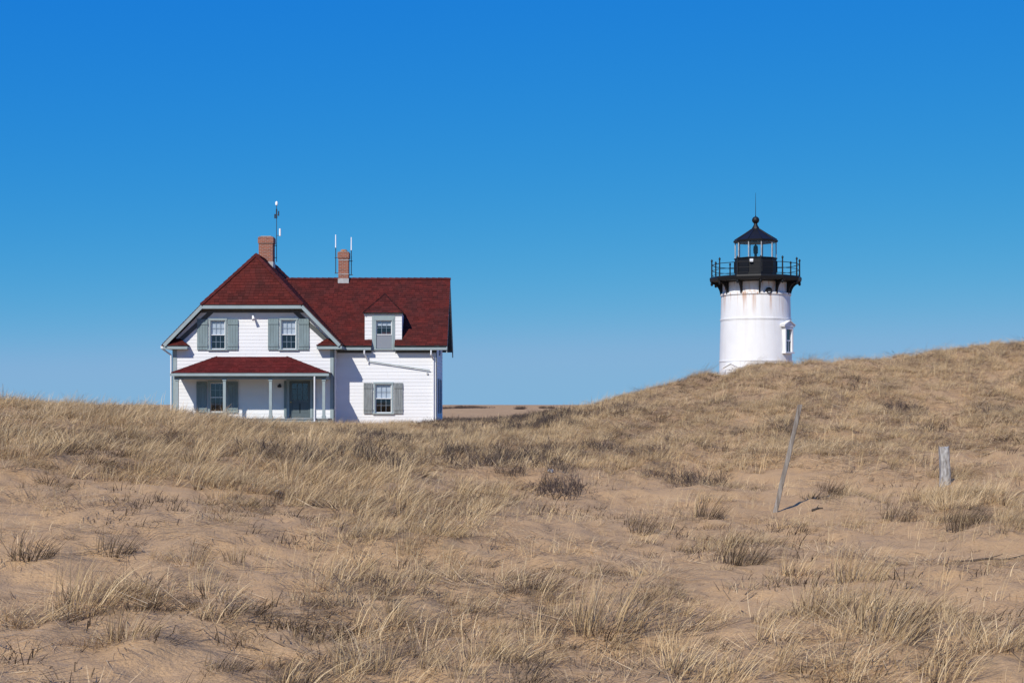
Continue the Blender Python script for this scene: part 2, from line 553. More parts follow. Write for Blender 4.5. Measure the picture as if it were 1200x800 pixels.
def sand_mat():
    m = bpy.data.materials.new('dune_sand')
    m.use_nodes = True
    N, L = m.node_tree.nodes, m.node_tree.links
    b = N['Principled BSDF']
    b.inputs['Roughness'].default_value = 0.95
    b.inputs['Specular IOR Level'].default_value = 0.1
    tc = N.new('ShaderNodeTexCoord')
    def noise(scale, detail=6, stretch=(1, 1, 1), rough=0.6):
        mp = N.new('ShaderNodeMapping')
        mp.inputs['Scale'].default_value = stretch
        L.new(tc.outputs['Object'], mp.inputs[0])
        n = N.new('ShaderNodeTexNoise')
        n.inputs['Scale'].default_value = scale
        n.inputs['Detail'].default_value = detail
        n.inputs['Roughness'].default_value = rough
        L.new(mp.outputs[0], n.inputs['Vector'])
        return n.outputs['Fac']
    def rng_(src, a, b_, c=0, d=1):
        r = N.new('ShaderNodeMapRange')
        for i, v in enumerate((a, b_, c, d)):
            r.inputs[i + 1].default_value = v
        L.new(src, r.inputs[0])
        return r.outputs[0]
    def mixc(f, a, c):
        mx = N.new('ShaderNodeMix')
        mx.data_type = 'RGBA'
        L.new(f, mx.inputs[0])
        for s, v in ((6, a), (7, c)):
            if isinstance(v, tuple):
                mx.inputs[s].default_value = (*v, 1)
            else:
                L.new(v, mx.inputs[s])
        return mx.outputs[2]
    def mul(a, c):
        k = N.new('ShaderNodeMath')
        k.operation = 'MULTIPLY'
        L.new(a, k.inputs[0])
        if isinstance(c, float):
            k.inputs[1].default_value = c
        else:
            L.new(c, k.inputs[1])
        return k.outputs[0]
    base = mixc(rng_(noise(0.7, 5), 0.35, 0.65), SAND_A, SAND_B)
    base = mixc(rng_(noise(60, 3), 0.3, 0.75), base, SAND_C)
    # a thin scatter of dead grass and grey wrack on the sand
    at = N.new('ShaderNodeAttribute')
    at.attribute_name = 'litter'
    lit = rng_(at.outputs['Fac'], 0.2, 0.85)
    streak = rng_(noise(9, 8, (0.5, 1.0, 1.0), 0.75), 0.45, 0.62)
    base = mixc(mul(mul(lit, streak), 0.8), base, (0.215, 0.15, 0.085))
    g = rng_(noise(3.2, 8, (0.6, 1.2, 1), 0.8), 0.54, 0.66)
    base = mixc(mul(g, 0.45), base, (0.17, 0.135, 0.11))
    # specks of broken stem, shell and dark grit
    sp1 = rng_(noise(46, 3, (0.5, 1.0, 1.0), 0.8), 0.60, 0.66)
    base = mixc(mul(sp1, 0.75), base, (0.17, 0.115, 0.065))
    sp2 = rng_(noise(31, 3, (1.0, 0.6, 1.0), 0.8), 0.64, 0.68)
    base = mixc(mul(sp2, 0.6), base, (0.60, 0.46, 0.28))
    L.new(base, b.inputs['Base Color'])
    bp = N.new('ShaderNodeBump')
    bp.inputs['Strength'].default_value = 0.45
    bp.inputs['Distance'].default_value = 0.05
    ad = N.new('ShaderNodeMath')
    L.new(noise(5, 8, (1, 1, 1), 0.65), ad.inputs[0])
    L.new(noise(38, 4), ad.inputs[1])
    L.new(ad.outputs[0], bp.inputs['Height'])
    L.new(bp.outputs[0], b.inputs['Normal'])
    return m
SAND_A, SAND_B, SAND_C = (0.535, 0.35, 0.18), (0.49, 0.31, 0.152), (0.40, 0.252, 0.122)
ground = polar_ground()
ground.data.materials.append(sand_mat())

def gz(x, y):
    return float(H(np.array([float(x)]), np.array([float(y)]))[0])

def ground_at(px, py, dmin=7.5, dmax=70):
    """first ground point along the ray of a photo pixel"""
    D = np.geomspace(dmin, dmax, 1500)
    x = (px - 600) / F * D
    z = H(x, D)
    ray = (HZ - py) / F * D
    k = np.argmax(z >= ray) if (z >= ray).any() else len(D) - 1
    return x[k], D[k], z[k]

# ------------------------------------------------------------------ keeper's house
XL, XR = -15.88, -8.36       # front wing walls
XC = -12.12
XE = -3.62                   # right end of the main wing
DF, DM, DB = 72.0, 73.12, 79.7
GZ = -0.98
house = thing('keepers_house', (XC, DF, GZ), 'white clapboard keepers house with dark red roof and front porch', 'house')

def pX(px, D): return (px - 600) / F * D
def pZ(py, D): return (HZ - py) / F * D

def wall(o, u, n, outline, holes, name='wall', course=0.165, boards=True):
    """o: 3D origin (u=0,z=0); u: horizontal unit vector; n: outward; outline convex CCW in (u,z); holes (u0,u1,z0,z1)"""
    o, u, n = Vector(o), Vector(u), Vector(n)
    def P(a, z, off): return o + u * a + Vector((0, 0, z)) + n * off
    zs = [p[1] for p in outline]
    us = [p[0] for p in outline]
    zmin, zmax, umin, umax = min(zs), max(zs), min(us), max(us)
    # backing
    bk = B()
    cuts = sorted(set([zmin, zmax] + [z for h in holes for z in (h[2], h[3]) if zmin < z < zmax]))
    for z0, z1 in zip(cuts[:-1], cuts[1:]):
        hs = sorted((h[0], h[1]) for h in holes if h[2] < (z0 + z1) / 2 < h[3])
        a = umin
        for h0, h1 in hs + [(umax, umax)]:
            if h0 > a + 1e-4:
                pc = clip_convex([(a, z0), (h0, z0), (h0, z1), (a, z1)], outline)
                if pc:
                    bk.prism([P(p[0], p[1], 0) for p in pc], n * -0.12)
            a = max(a, h1)
    wl = bk.build(name, M['siding'], house)
    if not boards:
        return wl
    k = 0
    z = zmin
    while z < zmax - 0.01:
        z0, z1 = z, min(z + course, zmax)
        hs = sorted([h for h in holes if h[2] < z1 - 1e-3 and h[3] > z0 + 1e-3])
        pcs = []
        a = umin
        for h in hs + [(umax, umax, 0, 0)]:
            if h[0] > a + 0.01:
                # long runs are butted from several boards
                b0 = a
                while h[0] - b0 > 4.6:
                    ln = random.uniform(2.4, 4.0)
                    pcs.append((b0, b0 + ln - 0.003, z0, z1))
                    b0 += ln
                pcs.append((b0, h[0], z0, z1))
            if h[1] > h[0]:
                if h[2] > z0 + 0.012: pcs.append((h[0], h[1], z0, h[2]))
                if h[3] < z1 - 0.012: pcs.append((h[0], h[1], h[3], z1))
            a = max(a, h[1])
        for (a0, a1, c0, c1) in pcs:
            pc = clip_convex([(a0, c0), (a1, c0), (a1, c1), (a0, c1)], outline)
            if not pc:
                continue
            off = lambda zz: 0.006 + 0.010 * (1 - (zz - z0) / course)
            B().prism([P(p[0], p[1], off(p[1])) for p in pc], [P(p[0], p[1], 0.001) for p in pc]).build('clapboard', M['siding'], wl)
        z += course
    return wl

def window(cx, w_, z0, z1, D, shut=None, cols=3, rows=2, blind=True, screen=True, shut_w=0.5, shmat='shutter'):
    """double-hung window in a wall at depth D facing the camera; cx,w_,z0,z1 = outside of the casing"""
    c = 0.075
    wx0, wx1 = cx - w_ / 2, cx + w_ / 2
    f = B()
    f.box(wx0, wx0 + c, D - 0.06, D + 0.10, z0 + 0.06, z1 - c)
    f.box(wx1 - c, wx1, D - 0.06, D + 0.10, z0 + 0.06, z1 - c)
    f.box(wx0 - 0.02, wx1 + 0.02, D - 0.07, D + 0.10, z1 - c, z1 + 0.02)
    win = f.build('window', M['trim'], house)
    B().box(wx0 - 0.05, wx1 + 0.05, D - 0.11, D + 0.10, z0, z0 + 0.06).build('sill', M['trim'], win)
    ix0, ix1, iz0, iz1 = wx0 + c, wx1 - c, z0 + 0.06, z1 - c
    zm = (iz0 + iz1) / 2
    s = 0.036
    for lo, hi, yy in ((zm - 0.02, iz1, D + 0.005), (iz0, zm + 0.02, D + 0.045)):
        fr = B()
        fr.box(ix0, ix0 + s, yy, yy + 0.035, lo, hi)
        fr.box(ix1 - s, ix1, yy, yy + 0.035, lo, hi)
        fr.box(ix0 + s, ix1 - s, yy, yy + 0.035, lo, lo + s)
        fr.box(ix0 + s, ix1 - s, yy, yy + 0.035, hi - s, hi)
        fr.build('sash', M['sash'], win)
        gx0, gx1, gz0, gz1 = ix0 + s, ix1 - s, lo + s, hi - s
        for k in range(1, cols):
            xx = gx0 + (gx1 - gx0) * k / cols
            B().box(xx - 0.009, xx + 0.009, yy + 0.018, yy + 0.034, gz0, gz1).build('muntin', M['muntin'], win)
        for k in range(1, rows):
            zz = gz0 + (gz1 - gz0) * k / rows
            B().box(gx0, gx1, yy + 0.02, yy + 0.032, zz - 0.009, zz + 0.009).build('muntin', M['muntin'], win)
        for i in range(cols):
            for j in range(rows):
                a0, a1 = gx0 + (gx1 - gx0) * i / cols, gx0 + (gx1 - gx0) * (i + 1) / cols
                b0, b1 = gz0 + (gz1 - gz0) * j / rows, gz0 + (gz1 - gz0) * (j + 1) / rows
                t = random.uniform(-0.004, 0.004)
                B().add([(a0, yy + 0.012 + t, b0), (a1, yy + 0.012 - t, b0), (a1, yy + 0.012 - t, b1), (a0, yy + 0.012 + t, b1)], [(0, 1, 2, 3)]).build('pane', M['glass'], win)
    # the room behind
    r = B()
    y0, y1 = D + 0.10, D + 1.3
    r.add([(wx0, y0, z0), (wx1, y0, z0), (wx1, y0, z1), (wx0, y0, z1), (wx0, y1, z0), (wx1, y1, z0), (wx1, y1, z1), (wx0, y1, z1)],
          [(4, 5, 6, 7), (0, 4, 7, 3), (1, 2, 6, 5), (0, 1, 5, 4), (3, 7, 6, 2)])
    r.build('room_behind', M['interior'], win)
    if blind:
        zb = zm + (0.0 if blind is True else blind)
        B().box(ix0 + 0.01, ix1 - 0.01, D + 0.085, D + 0.09, zb, iz1 - 0.01).build('blind', M['blind'], win)
    if screen:
        pass
    if shut:
        for sx in shut:
            sx0, sx1 = (wx0 - 0.045 - shut_w, wx0 - 0.045) if sx < 0 else (wx1 + 0.045, wx1 + 0.045 + shut_w)
            sb = B()
            nb = 4
            for k in range(nb):
                a0 = sx0 + shut_w * k / nb
                sb.box(a0, a0 + shut_w / nb - 0.008, D - 0.075, D - 0.045, z0 + 0.02, z1 - 0.02)
            sh = sb.build('shutter', M[shmat], house)
            for zz in (z0 + 0.18, z1 - 0.28):
                B().box(sx0, sx1 - 0.008, D - 0.098, D - 0.073, zz, zz + 0.12).build('batten', M[shmat], sh)
    return win

def hole(cx, w_, z0, z1, ox):
    return (cx - w_ / 2 + 0.04 - ox, cx + w_ / 2 - 0.04 - ox, z0 + 0.03, z1 - 0.05)

WF = []   # front wing windows: centre, width, z0, z1
for a0, a1, b0, b1 in ((245, 265.8, 373.5, 410.5), (328, 348.8, 373, 410.5)):
    WF.append(((pX(a0, DF) + pX(a1, DF)) / 2, pX(a1, DF) - pX(a0, DF), pZ(b1, DF), pZ(b0, DF)))
WP = ((pX(245, DF) + pX(265, DF)) / 2, 0.86, pZ(484, DF), pZ(446.5, DF))
WM = ((pX(438, DM) + pX(460.7, DM)) / 2, pX(460.7, DM) - pX(438, DM), pZ(485, DM), pZ(448, DM))
WD = ((pX(439, DM) + pX(461, DM)) / 2, pX(461, DM) - pX(439, DM), pZ(410, DM), pZ(373.5, DM))
DOOR = (pX(351.5, DF), 0.98, -0.62, pZ(446, DF))

# walls
hl = [hole(c, w_, a, b, XL) for c, w_, a, b in WF + [WP]]
hl.append((DOOR[0] - DOOR[1] / 2 - XL, DOOR[0] + DOOR[1] / 2 - XL, DOOR[2], DOOR[3]))
wf_out = [(0, GZ - 0.1), (XR - XL, GZ - 0.1), (XR - XL, 2.98), (XR - XL - 2.16, 5.2), (2.16, 5.2), (0, 2.98)]
wall((XL, DF, 0), (1, 0, 0), (0, -1, 0), wf_out, hl)
mx0 = XR - 0.06
hm = [hole(c, w_, a, b, mx0) for c, w_, a, b in [WM]]
hm.append((WD[0] - WD[1] / 2 + 0.04 - mx0, WD[0] + WD[1] / 2 - 0.04 - mx0, WD[2] + 0.03, WD[3] - 0.05))
dx0, dx1 = pX(427.5, DM), pX(471, DM)                       # dormer face
wall((mx0, DM, 0), (1, 0, 0), (0, -1, 0), [(0, GZ - 0.1), (XE - mx0, GZ - 0.1), (XE - mx0, 3.0), (0, 3.0)], hm[:1] + [(hm[1][0], hm[1][1], hm[1][2], 3.0)])
wall((dx0, DM, 0), (1, 0, 0), (0, -1, 0), [(0, 3.0), (dx1 - dx0, 3.0), (dx1 - dx0, 4.36), (0, 4.36)],
     [(hm[1][0] + mx0 - dx0, hm[1][1] + mx0 - dx0, 2.9, hm[1][3])])
# right gable end and left side, rear
RIDZ, RIDD = 6.25, 76.5
wall((XE, DM, 0), (0, 1, 0), (1, 0, 0), [(0, GZ - 0.1), (DB - DM, GZ - 0.1), (DB - DM, 3.0), ((DB - DM) / 2, 6.0), (0, 3.0)], [(1.6, 2.5, -0.35, 1.2), (3.9, 4.8, -0.35, 1.2), (2.75, 3.65, 2.5, 4.0)])
wall((XL, DB, 0), (0, -1, 0), (-1, 0, 0), [(0, GZ - 0.1), (DB - DF, GZ - 0.1), (DB - DF, 2.98), (0, 2.98)], [])
wall((XR, DM, 0), (0, -1, 0), (1, 0, 0), [(0, GZ - 0.1), (DM - DF, GZ - 0.1), (DM - DF, 2.98), (0, 2.98)], [])
wall((XE, DB, 0), (-1, 0, 0), (0, 1, 0), [(0, GZ - 0.1), (XE - XL, GZ - 0.1), (XE - XL, 3.0), (0, 3.0)], [], boards=False)
# plain side windows in the gable end
for u0, u1, z0, z1 in ((1.6, 2.5, -0.35, 1.2), (3.9, 4.8, -0.35, 1.2), (2.75, 3.65, 2.5, 4.0)):
    f = B()
    d0, d1 = DM + u0, DM + u1
    f.box(XE - 0.1, XE + 0.05, d0 - 0.08, d0, z0 - 0.06, z1 + 0.08).box(XE - 0.1, XE + 0.05, d1, d1 + 0.08, z0 - 0.06, z1 + 0.08)
    f.box(XE - 0.1, XE + 0.048, d0, d1, z1, z1 + 0.08).box(XE - 0.1, XE + 0.07, d0, d1, z0 - 0.06, z0)
    wn_ = f.build('window', M['trim'], house)
    sb = B()
    zm = (z0 + z1) / 2
    for lo, hi in ((z0, zm), (zm, z1)):
        sb.box(XE - 0.03, XE, d0, d0 + 0.05, lo, hi).box(XE - 0.03, XE, d1 - 0.05, d1, lo, hi)
        sb.box(XE - 0.028, XE - 0.002, d0 + 0.05, d1 - 0.05, lo, lo + 0.05)
    sb.build('sash', M['sash'], wn_)
    B().add([(XE - 0.015, d0, z0), (XE - 0.015, d1, z0), (XE - 0.015, d1, z1), (XE - 0.015, d0, z1)], [(0, 1, 2, 3)]).build('pane', M['glass'], wn_)
    B().box(XE - 0.5, XE - 0.45, d0, d1, z0, z1).build('room_behind', M['interior'], wn_)

# foundation
B().box(XL + 0.03, XR - 0.03, DF + 0.03, DB - 0.03, GZ - 0.35, GZ - 0.1).build('foundation', M['concrete'], house)
B().box(XR - 0.03, XE - 0.03, DM + 0.03, DB - 0.03, GZ - 0.35, GZ - 0.1).build('foundation', M['concrete'], house)

# corner boards
for x0, x1, D0 in ((XL - 0.03, XL + 0.17, DF), (XR - 0.16, XR + 0.03, DF), (XE - 0.13, XE + 0.03, DM)):
    B().box(x0, x1, D0 - 0.035, D0 + 0.001, GZ - 0.1, 2.9).build('corner_board', M['trim'] if D0 == DF else M['gutter'], house)
for x1, D0 in ((XR, DF), (XE, DM)):
    B().box(x1 + 0.001, x1 + 0.035, D0 - 0.035, D0 + 0.16, GZ - 0.1, 2.9).build('corner_board', M['trim'], house)

# windows and shutters
for c, w_, a, b in WF:
    window(c, w_, a, b, DF, (-1, 1), blind=True)
window(*WP[:2], *WP[2:], DF, (-1, 1), blind=False)
window(*WM[:2], *WM[2:], DM, (-1, 1), blind=True, shut_w=0.43, shmat='shutter_worn')
window(*WD[:2], *WD[2:], DM, None, blind=0.42, rows=2)
# low part of the dormer window is behind a screen
B().box(WD[0] - WD[1] / 2 + 0.08, WD[0] + WD[1] / 2 - 0.08, DM - 0.012, DM - 0.006, WD[2] + 0.08, (WD[2] + WD[3]) / 2 - 0.06).build('insect_screen', mat('pale_insect_screen', (0.22, 0.24, 0.27), 0.7), house)

# roofs
def roof_plane(name, pts, m='shingle', t=0.10, course=0.155, tab=0.24, rise=0.02, deckmat='deck'):
    """pts: planar convex polygon, counter-clockwise seen from outside"""
    P = [Vector(p) for p in pts]
    n = (P[1] - P[0]).cross(P[2] - P[0]).normalized()
    u = Vector((-n.y, n.x, 0))
    u = Vector((0, 0, 1)).cross(n).normalized()
    v = n.cross(u).normalized()
    o = min(P, key=lambda p: p.z)
    q = [((p - o).dot(u), (p - o).dot(v)) for p in P]
    deck = B().prism([tuple(p) for p in P], n * -t).build(name, M[deckmat], house)
    vs = [a[1] for a in q]
    us = [a[0] for a in q]
    sh = B()
    z = min(vs)
    row = 0
    while z < max(vs) - 0.01:
        z0, z1 = z - (0.015 if row else 0), min(z + course + 0.04, max(vs))
        a = min(us) - random.uniform(0, tab)
        while a < max(us):
            wd = tab * random.uniform(0.75, 1.2)
            jit = random.uniform(-0.012, 0.012)
            pc = clip_convex([(a + 0.004, z0 + jit), (a + wd - 0.004, z0 + jit), (a + wd - 0.004, z1), (a + 0.004, z1)], q)
            if pc:
                hi = rise * random.uniform(0.8, 1.25)
                top = [o + u * p[0] + v * p[1] + n * (0.006 + hi * max(0.0, 1 - (p[1] - z0) / (course + 0.04))) for p in pc]
                bot = [o + u * p[0] + v * p[1] + n * 0.001 for p in pc]
                sh.prism([tuple(p) for p in top], [tuple(p) for p in bot])
            a += wd
        z += course
        row += 1
    sh.build('shingles', M[m], deck, kind='stuff')
    return deck

EZ = 2.82
XA, XB = XC - 4.165, XC + 4.165
HJ, XJ = 4.647, 2.391
D0, D1, R0, R1 = 71.54, 80.2, 72.75, 78.95
PK = 7.11
rfr = roof_plane('roof', [(XB, D0, EZ), (XB, D1, EZ), (XC + XJ, D1, HJ), (XC, R1, PK), (XC, R0, PK), (XC + XJ, D0, HJ)])
roof_plane('roof', [(XA, D1, EZ), (XA, D0, EZ), (XC - XJ, D0, HJ), (XC, R0, PK), (XC, R1, PK), (XC - XJ, D1, HJ)])
roof_plane('roof', [(XC - XJ, D0, HJ), (XC + XJ, D0, HJ), (XC, R0, PK)])
roof_plane('roof', [(XC + XJ, D1, HJ), (XC - XJ, D1, HJ), (XC, R1, PK)])
# main wing
EM, DE, XG = 2.79, 72.8, -3.07
SL = (RIDZ - EM) / (RIDD - DE)
rz = lambda d: EM + (d - DE) * SL
cx0, cx1 = pX(436, DM), pX(462.7, DM)
DMID = 73.24
roof_plane('roof', [(-8.1, DE, EM), (cx0, DE, EM), (cx0, RIDD, RIDZ), (-11.35, RIDD, RIDZ)])
rmain = roof_plane('roof', [(cx1, DE, EM), (XG, DE, EM), (XG, RIDD, RIDZ), (cx1, RIDD, RIDZ)])
roof_plane('roof', [(cx0, DMID, rz(DMID)), (cx1, DMID, rz(DMID)), (cx1, RIDD, RIDZ), (cx0, RIDD, RIDZ)])
DR = 2 * RIDD - DE
roof_plane('roof', [(XG, DR, EM), (-8.1, DR, EM), (-11.35, RIDD, RIDZ), (XG, RIDD, RIDZ)])
# dormer
d0x, d1x = pX(426, 73.15), pX(472.5, 73.15)
dc = (d0x + d1x) / 2
DEz, DPk, DDp = 4.36, 5.32, 74.05
DFr = 72.95
back = lambda zz: DE + (zz - EM) / SL + 0.05
roof_plane('dormer_roof', [(d0x, DFr, DEz), (d1x, DFr, DEz), (dc, DDp, DPk)], t=0.05, course=0.17, tab=0.25)
roof_plane('dormer_roof', [(d1x, DFr, DEz), (d1x, back(DEz), DEz), (dc, back(DPk), DPk), (dc, DDp, DPk)], t=0.05, course=0.17, tab=0.25)
roof_plane('dormer_roof', [(d0x, back(DEz), DEz), (d0x, DFr, DEz), (dc, DDp, DPk), (dc, back(DPk), DPk)], t=0.05, course=0.17, tab=0.25)
for a0, a1 in ((dx0, dx0 + 0.1), (dx1 - 0.1, dx1)):
    B().prism([(a0, DM + 0.001, rz(DM)), (a0, back(DEz), DEz - 0.05), (a0, DM + 0.001, DEz - 0.05)], (a1 - a0, 0, 0)).build('dormer_cheek', M['siding'], house)
B().box(dx0 - 0.03, dx1 + 0.03, DM - 0.05, DM + 0.1, DEz - 0.11, DEz - 0.052).build('dormer_frieze', M['gutter'], house)
# dormer side casing between the white panels and the window
B().box(cx0, WD[0] - WD[1] / 2 - 0.002, DM - 0.045, DM - 0.03, WD[2] - 0.05, DEz - 0.112).build('dormer_casing', M['trim'], house)
B().box(WD[0] + WD[1] / 2 + 0.002, cx1, DM - 0.045, DM - 0.03, WD[2] - 0.05, DEz - 0.112).build('dormer_casing', M['trim'], house)
B().box(WD[0] - WD[1] / 2, WD[0] + WD[1] / 2, DM - 0.045, DM - 0.03, WD[3] + 0.022, DEz - 0.112).build('dormer_casing', M['trim'], house)

# ridge and hip caps
M['hip'] = mat('dark_hip_shingle', (0.03, 0.009, 0.009), 0.9, 0.2, 2, 0.4, 60, island=0.25, spec=0.1)
def cap(a, b, r=0.07, m='ridge'):
    a, b = Vector(a), Vector(b)
    n = max(2, int((b - a).length / 0.3))
    k = B()
    up = Vector((0, 0, 1))
    d = (b - a).normalized()
    s = d.cross(up).normalized()
    w2 = s.cross(d).normalized()
    for i in range(n):
        p, q = a + (b - a) * (i / n), a + (b - a) * ((i + 1.08) / n)
        l = [p + s * r * 1.6 - w2 * r * 0.9, p + w2 * (r * 0.75), p - s * r * 1.6 - w2 * r * 0.9]
        e = [q + s * r * 1.6 - w2 * r * 1.1, q + w2 * (r * 0.45), q - s * r * 1.6 - w2 * r * 1.1]
        k.prism([tuple(x) for x in l], [tuple(x) for x in e])
    return k.build('ridge_cap', M[m], house)
cap((XC, R0, PK + 0.03), (XC, R1, PK + 0.03))
cap((XC - XJ, D0, HJ + 0.03), (XC, R0, PK + 0.03)); cap((XC + XJ, D0, HJ + 0.03), (XC, R0, PK + 0.03))
cap((XC + XJ, D1, HJ + 0.03), (XC, R1, PK + 0.03)); cap((XC - XJ, D1, HJ + 0.03), (XC, R1, PK + 0.03))
cap((-11.3, RIDD, RIDZ + 0.03), (XG, RIDD, RIDZ + 0.03))
cap((d0x, DFr, DEz + 0.02), (dc, DDp, DPk + 0.02), 0.045, 'hip'); cap((d1x, DFr, DEz + 0.02), (dc, DDp, DPk + 0.02), 0.045, 'hip'); cap((dc, DDp, DPk + 0.02), (dc, back(DPk), DPk + 0.02), 0.045, 'hip')

# barge boards along the clipped gable (pale grey-green band under the roof edge)
def board_along(a, b, wdt=0.15, th=0.05, name='barge_board', m='trim', drop=0.10):
    a, b = Vector(a), Vector(b)
    d = (b - a).normalized()
    dn = Vector((0, 1, 0)).cross(d).normalized()
    if dn.z > 0: dn = -dn
    a2, b2 = a + dn * (drop - 0.07), b + dn * (drop - 0.07)
    k = B().prism([tuple(a2), tuple(b2), tuple(b2 + dn * wdt), tuple(a2 + dn * wdt)], (0, th, 0))
    return k.build(name, M[m], house)
for sg in (-1, 1):
    board_along((XC + sg * 4.165, D0 - 0.03, EZ), (XC + sg * XJ, D0 - 0.03, HJ))
board_along((XC - XJ + 0.1, D0 - 0.032, HJ), (XC + XJ - 0.1, D0 - 0.032, HJ))
# soffits under the clipped gable overhang
B().box(XC - XJ, XC + XJ, D0 + 0.03, DF - 0.03, HJ - 0.17, HJ - 0.15).build('soffit', M['trim'], house)
# dark grey bands set on the wall under the clipped gable and the eaves
board_along((XC - 3.72, DF - 0.034, EZ + 0.25), (XC - XJ + 0.32, DF - 0.034, HJ - 0.33 + 0.25), wdt=0.2, th=0.03, name='dark_band', m='deck', drop=0.2)
board_along((XC + 3.72, DF - 0.034, EZ + 0.25), (XC + XJ - 0.32, DF - 0.034, HJ - 0.33 + 0.25), wdt=0.2, th=0.03, name='dark_band', m='deck', drop=0.2)
B().box(XC - XJ - 0.05, XC + XJ + 0.05, DF - 0.033, DF - 0.001, HJ - 0.34, HJ - 0.17).build('dark_band', M['deck'], house)
B().box(XR + 0.04, cx0 - 0.02, DM - 0.04, DM - 0.001, EM - 0.33, EM - 0.2).build('dark_band', M['deck'], house)
B().box(cx1 + 0.02, XE, DM - 0.04, DM - 0.001, EM - 0.33, EM - 0.2).build('dark_band', M['deck'], house)
# eave fascias and gutters
B().box(-8.0, cx0 - 0.02, DE - 0.06, DE + 0.02, EM - 0.2, EM - 0.08).build('gutter', M['trim'], house)
B().box(cx1 + 0.02, XG, DE - 0.06, DE + 0.02, EM - 0.2, EM - 0.08).build('gutter', M['trim'], house)
B().box(-8.3, cx0 - 0.02, DE + 0.02, DM - 0.04, EM - 0.2, EM - 0.17).build('soffit', M['trim'], house)
B().box(cx1 + 0.02, XG, DE + 0.02, DM - 0.04, EM - 0.2, EM - 0.17).build('soffit', M['trim'], house)
B().box(XB - 0.05, XB + 0.03, D0 + 0.02, DE - 0.06, EZ - 0.2, EZ - 0.09).build('gutter', M['trim'], house)
B().box(XA - 0.09, XA + 0.02, D0 + 0.03, D1, EZ - 0.2, EZ - 0.08).build('gutter', M['gutter'], house)
# gable end barge boards of the main wing (right side)
for d_a, d_b in ((DE, RIDD), (DR, RIDD)):
    p0, p1 = Vector((XG, d_a, EM - 0.1)), Vector((XG, d_b, RIDZ - 0.1))
    B().prism([tuple(p0), tuple(p1), tuple(p1 + Vector((0, 0, -0.24))), tuple(p0 + Vector((0, 0, -0.24)))], (-0.05, 0, 0)).build('barge_board', M['trim'], house)
# eave returns at the foot of the clipped gable
for sg in (-1, 1):
    xo, xi = XC + sg * 4.2, XC + sg * 3.02
    a, b = min(xo, xi), max(xo, xi)
    rt = B().box(a, b, D0 + 0.04, DF - 0.03, EZ - 0.23, EZ - 0.10).build('eave_return', M['trim'], house)
    z0 = EZ - 0.098
    yf = D0 - 0.0
    xt = XC + sg * 3.45
    xo2 = XC + sg * 3.9
    roof_plane('eave_return_roof', [(a - 0.02, yf, z0 + 0.03), (b + 0.02, yf, z0 + 0.03), (max(xt, xo2), DF - 0.03, z0 + 0.37), (min(xt, xo2), DF - 0.03, z0 + 0.37)], t=0.025, course=0.14, tab=0.25)
    tri = [(xi + 0.02 * -sg, yf, z0 + 0.03), (xi + 0.02 * -sg, DF - 0.03, z0 + 0.03), (xt, DF - 0.03, z0 + 0.37)]
    if sg > 0: tri = [tri[1], tri[0], tri[2]]
    roof_plane('eave_return_roof', tri, t=0.025, course=0.14, tab=0.25)

# porch
PD = 70.5
PZ0, PZ1 = 1.455, 2.235
px0, px1 = pX(201, PD), pX(384.5, PD)
tx0, tx1 = pX(254, DF), pX(336.5, DF)
roof_plane('porch_roof', [(px0, PD, PZ0), (px1, PD, PZ0), (tx1, DF - 0.03, PZ1), (tx0, DF - 0.03, PZ1)], m='porch_shingle', t=0.06)
roof_plane('porch_roof', [(px1, PD, PZ0), (px1, DF - 0.03, PZ0), (tx1, DF - 0.03, PZ1)], m='porch_shingle', t=0.06)
roof_plane('porch_roof', [(px0, DF - 0.03, PZ0), (px0, PD, PZ0), (tx0, DF - 0.03, PZ1)], m='porch_shingle', t=0.06)
cap((px0, PD, PZ0 + 0.02), (tx0, DF - 0.03, PZ1 + 0.02), 0.04); cap((px1, PD, PZ0 + 0.02), (tx1, DF - 0.03, PZ1 + 0.02), 0.04)
g = B().box(px0 - 0.06, px1 + 0.04, PD - 0.07, PD + 0.03, PZ0 - 0.14, PZ0 - 0.02)
g.build('porch_gutter', M['trim'], house)
B().box(px0 + 0.1, px1 - 0.1, PD + 0.12, PD + 0.26, PZ0 - 0.28, PZ0 - 0.075).build('porch_beam', M['shutter'], house)
B().box(px0 + 0.1, px0 + 0.24, PD + 0.261, DF - 0.04, PZ0 - 0.28, PZ0 - 0.075).build('porch_beam', M['shutter'], house)
B().box(px1 - 0.24, px1 - 0.1, PD + 0.261, DF - 0.04, PZ0 - 0.28, PZ0 - 0.075).build('porch_beam', M['shutter'], house)
B().box(px0 + 0.03, px1 - 0.03, PD + 0.262, DF - 0.04, PZ0 - 0.10, PZ0 - 0.08).build('porch_ceiling', M['trim'], house)
nb = 9
for k in range(nb):
    y0 = PD + 0.1 + (DF - 0.04 - PD - 0.1) * k / nb
    y1 = PD + 0.1 + (DF - 0.04 - PD - 0.1) * (k + 1) / nb - 0.006
    B().box(px0 + 0.02, px1 - 0.02, y0, y1, -0.68, -0.63).build('porch_floor_board', M['floor'], house)
B().box(px0 + 0.05, px1 - 0.05, PD + 0.14, DF - 0.04, GZ - 0.15, -0.682).build('porch_base', M['trim'], house)
for pxx in (207.5, 263.2, 317.2, 379.5):
    x = pX(pxx, PD + 0.19)
    ps = B()
    ps.box(x - 0.065, x + 0.065, PD + 0.125, PD + 0.255, -0.63, PZ0 - 0.281)
    po = ps.build('porch_post', M['trim'], house)
    B().box(x - 0.09, x + 0.09, PD + 0.1, PD + 0.28, -0.63, -0.5).build('post_base', M['trim'], po)
    B().box(x - 0.09, x + 0.09, PD + 0.1, PD + 0.28, PZ0 - 0.36, PZ0 - 0.282).build('post_cap', M['trim'], po)
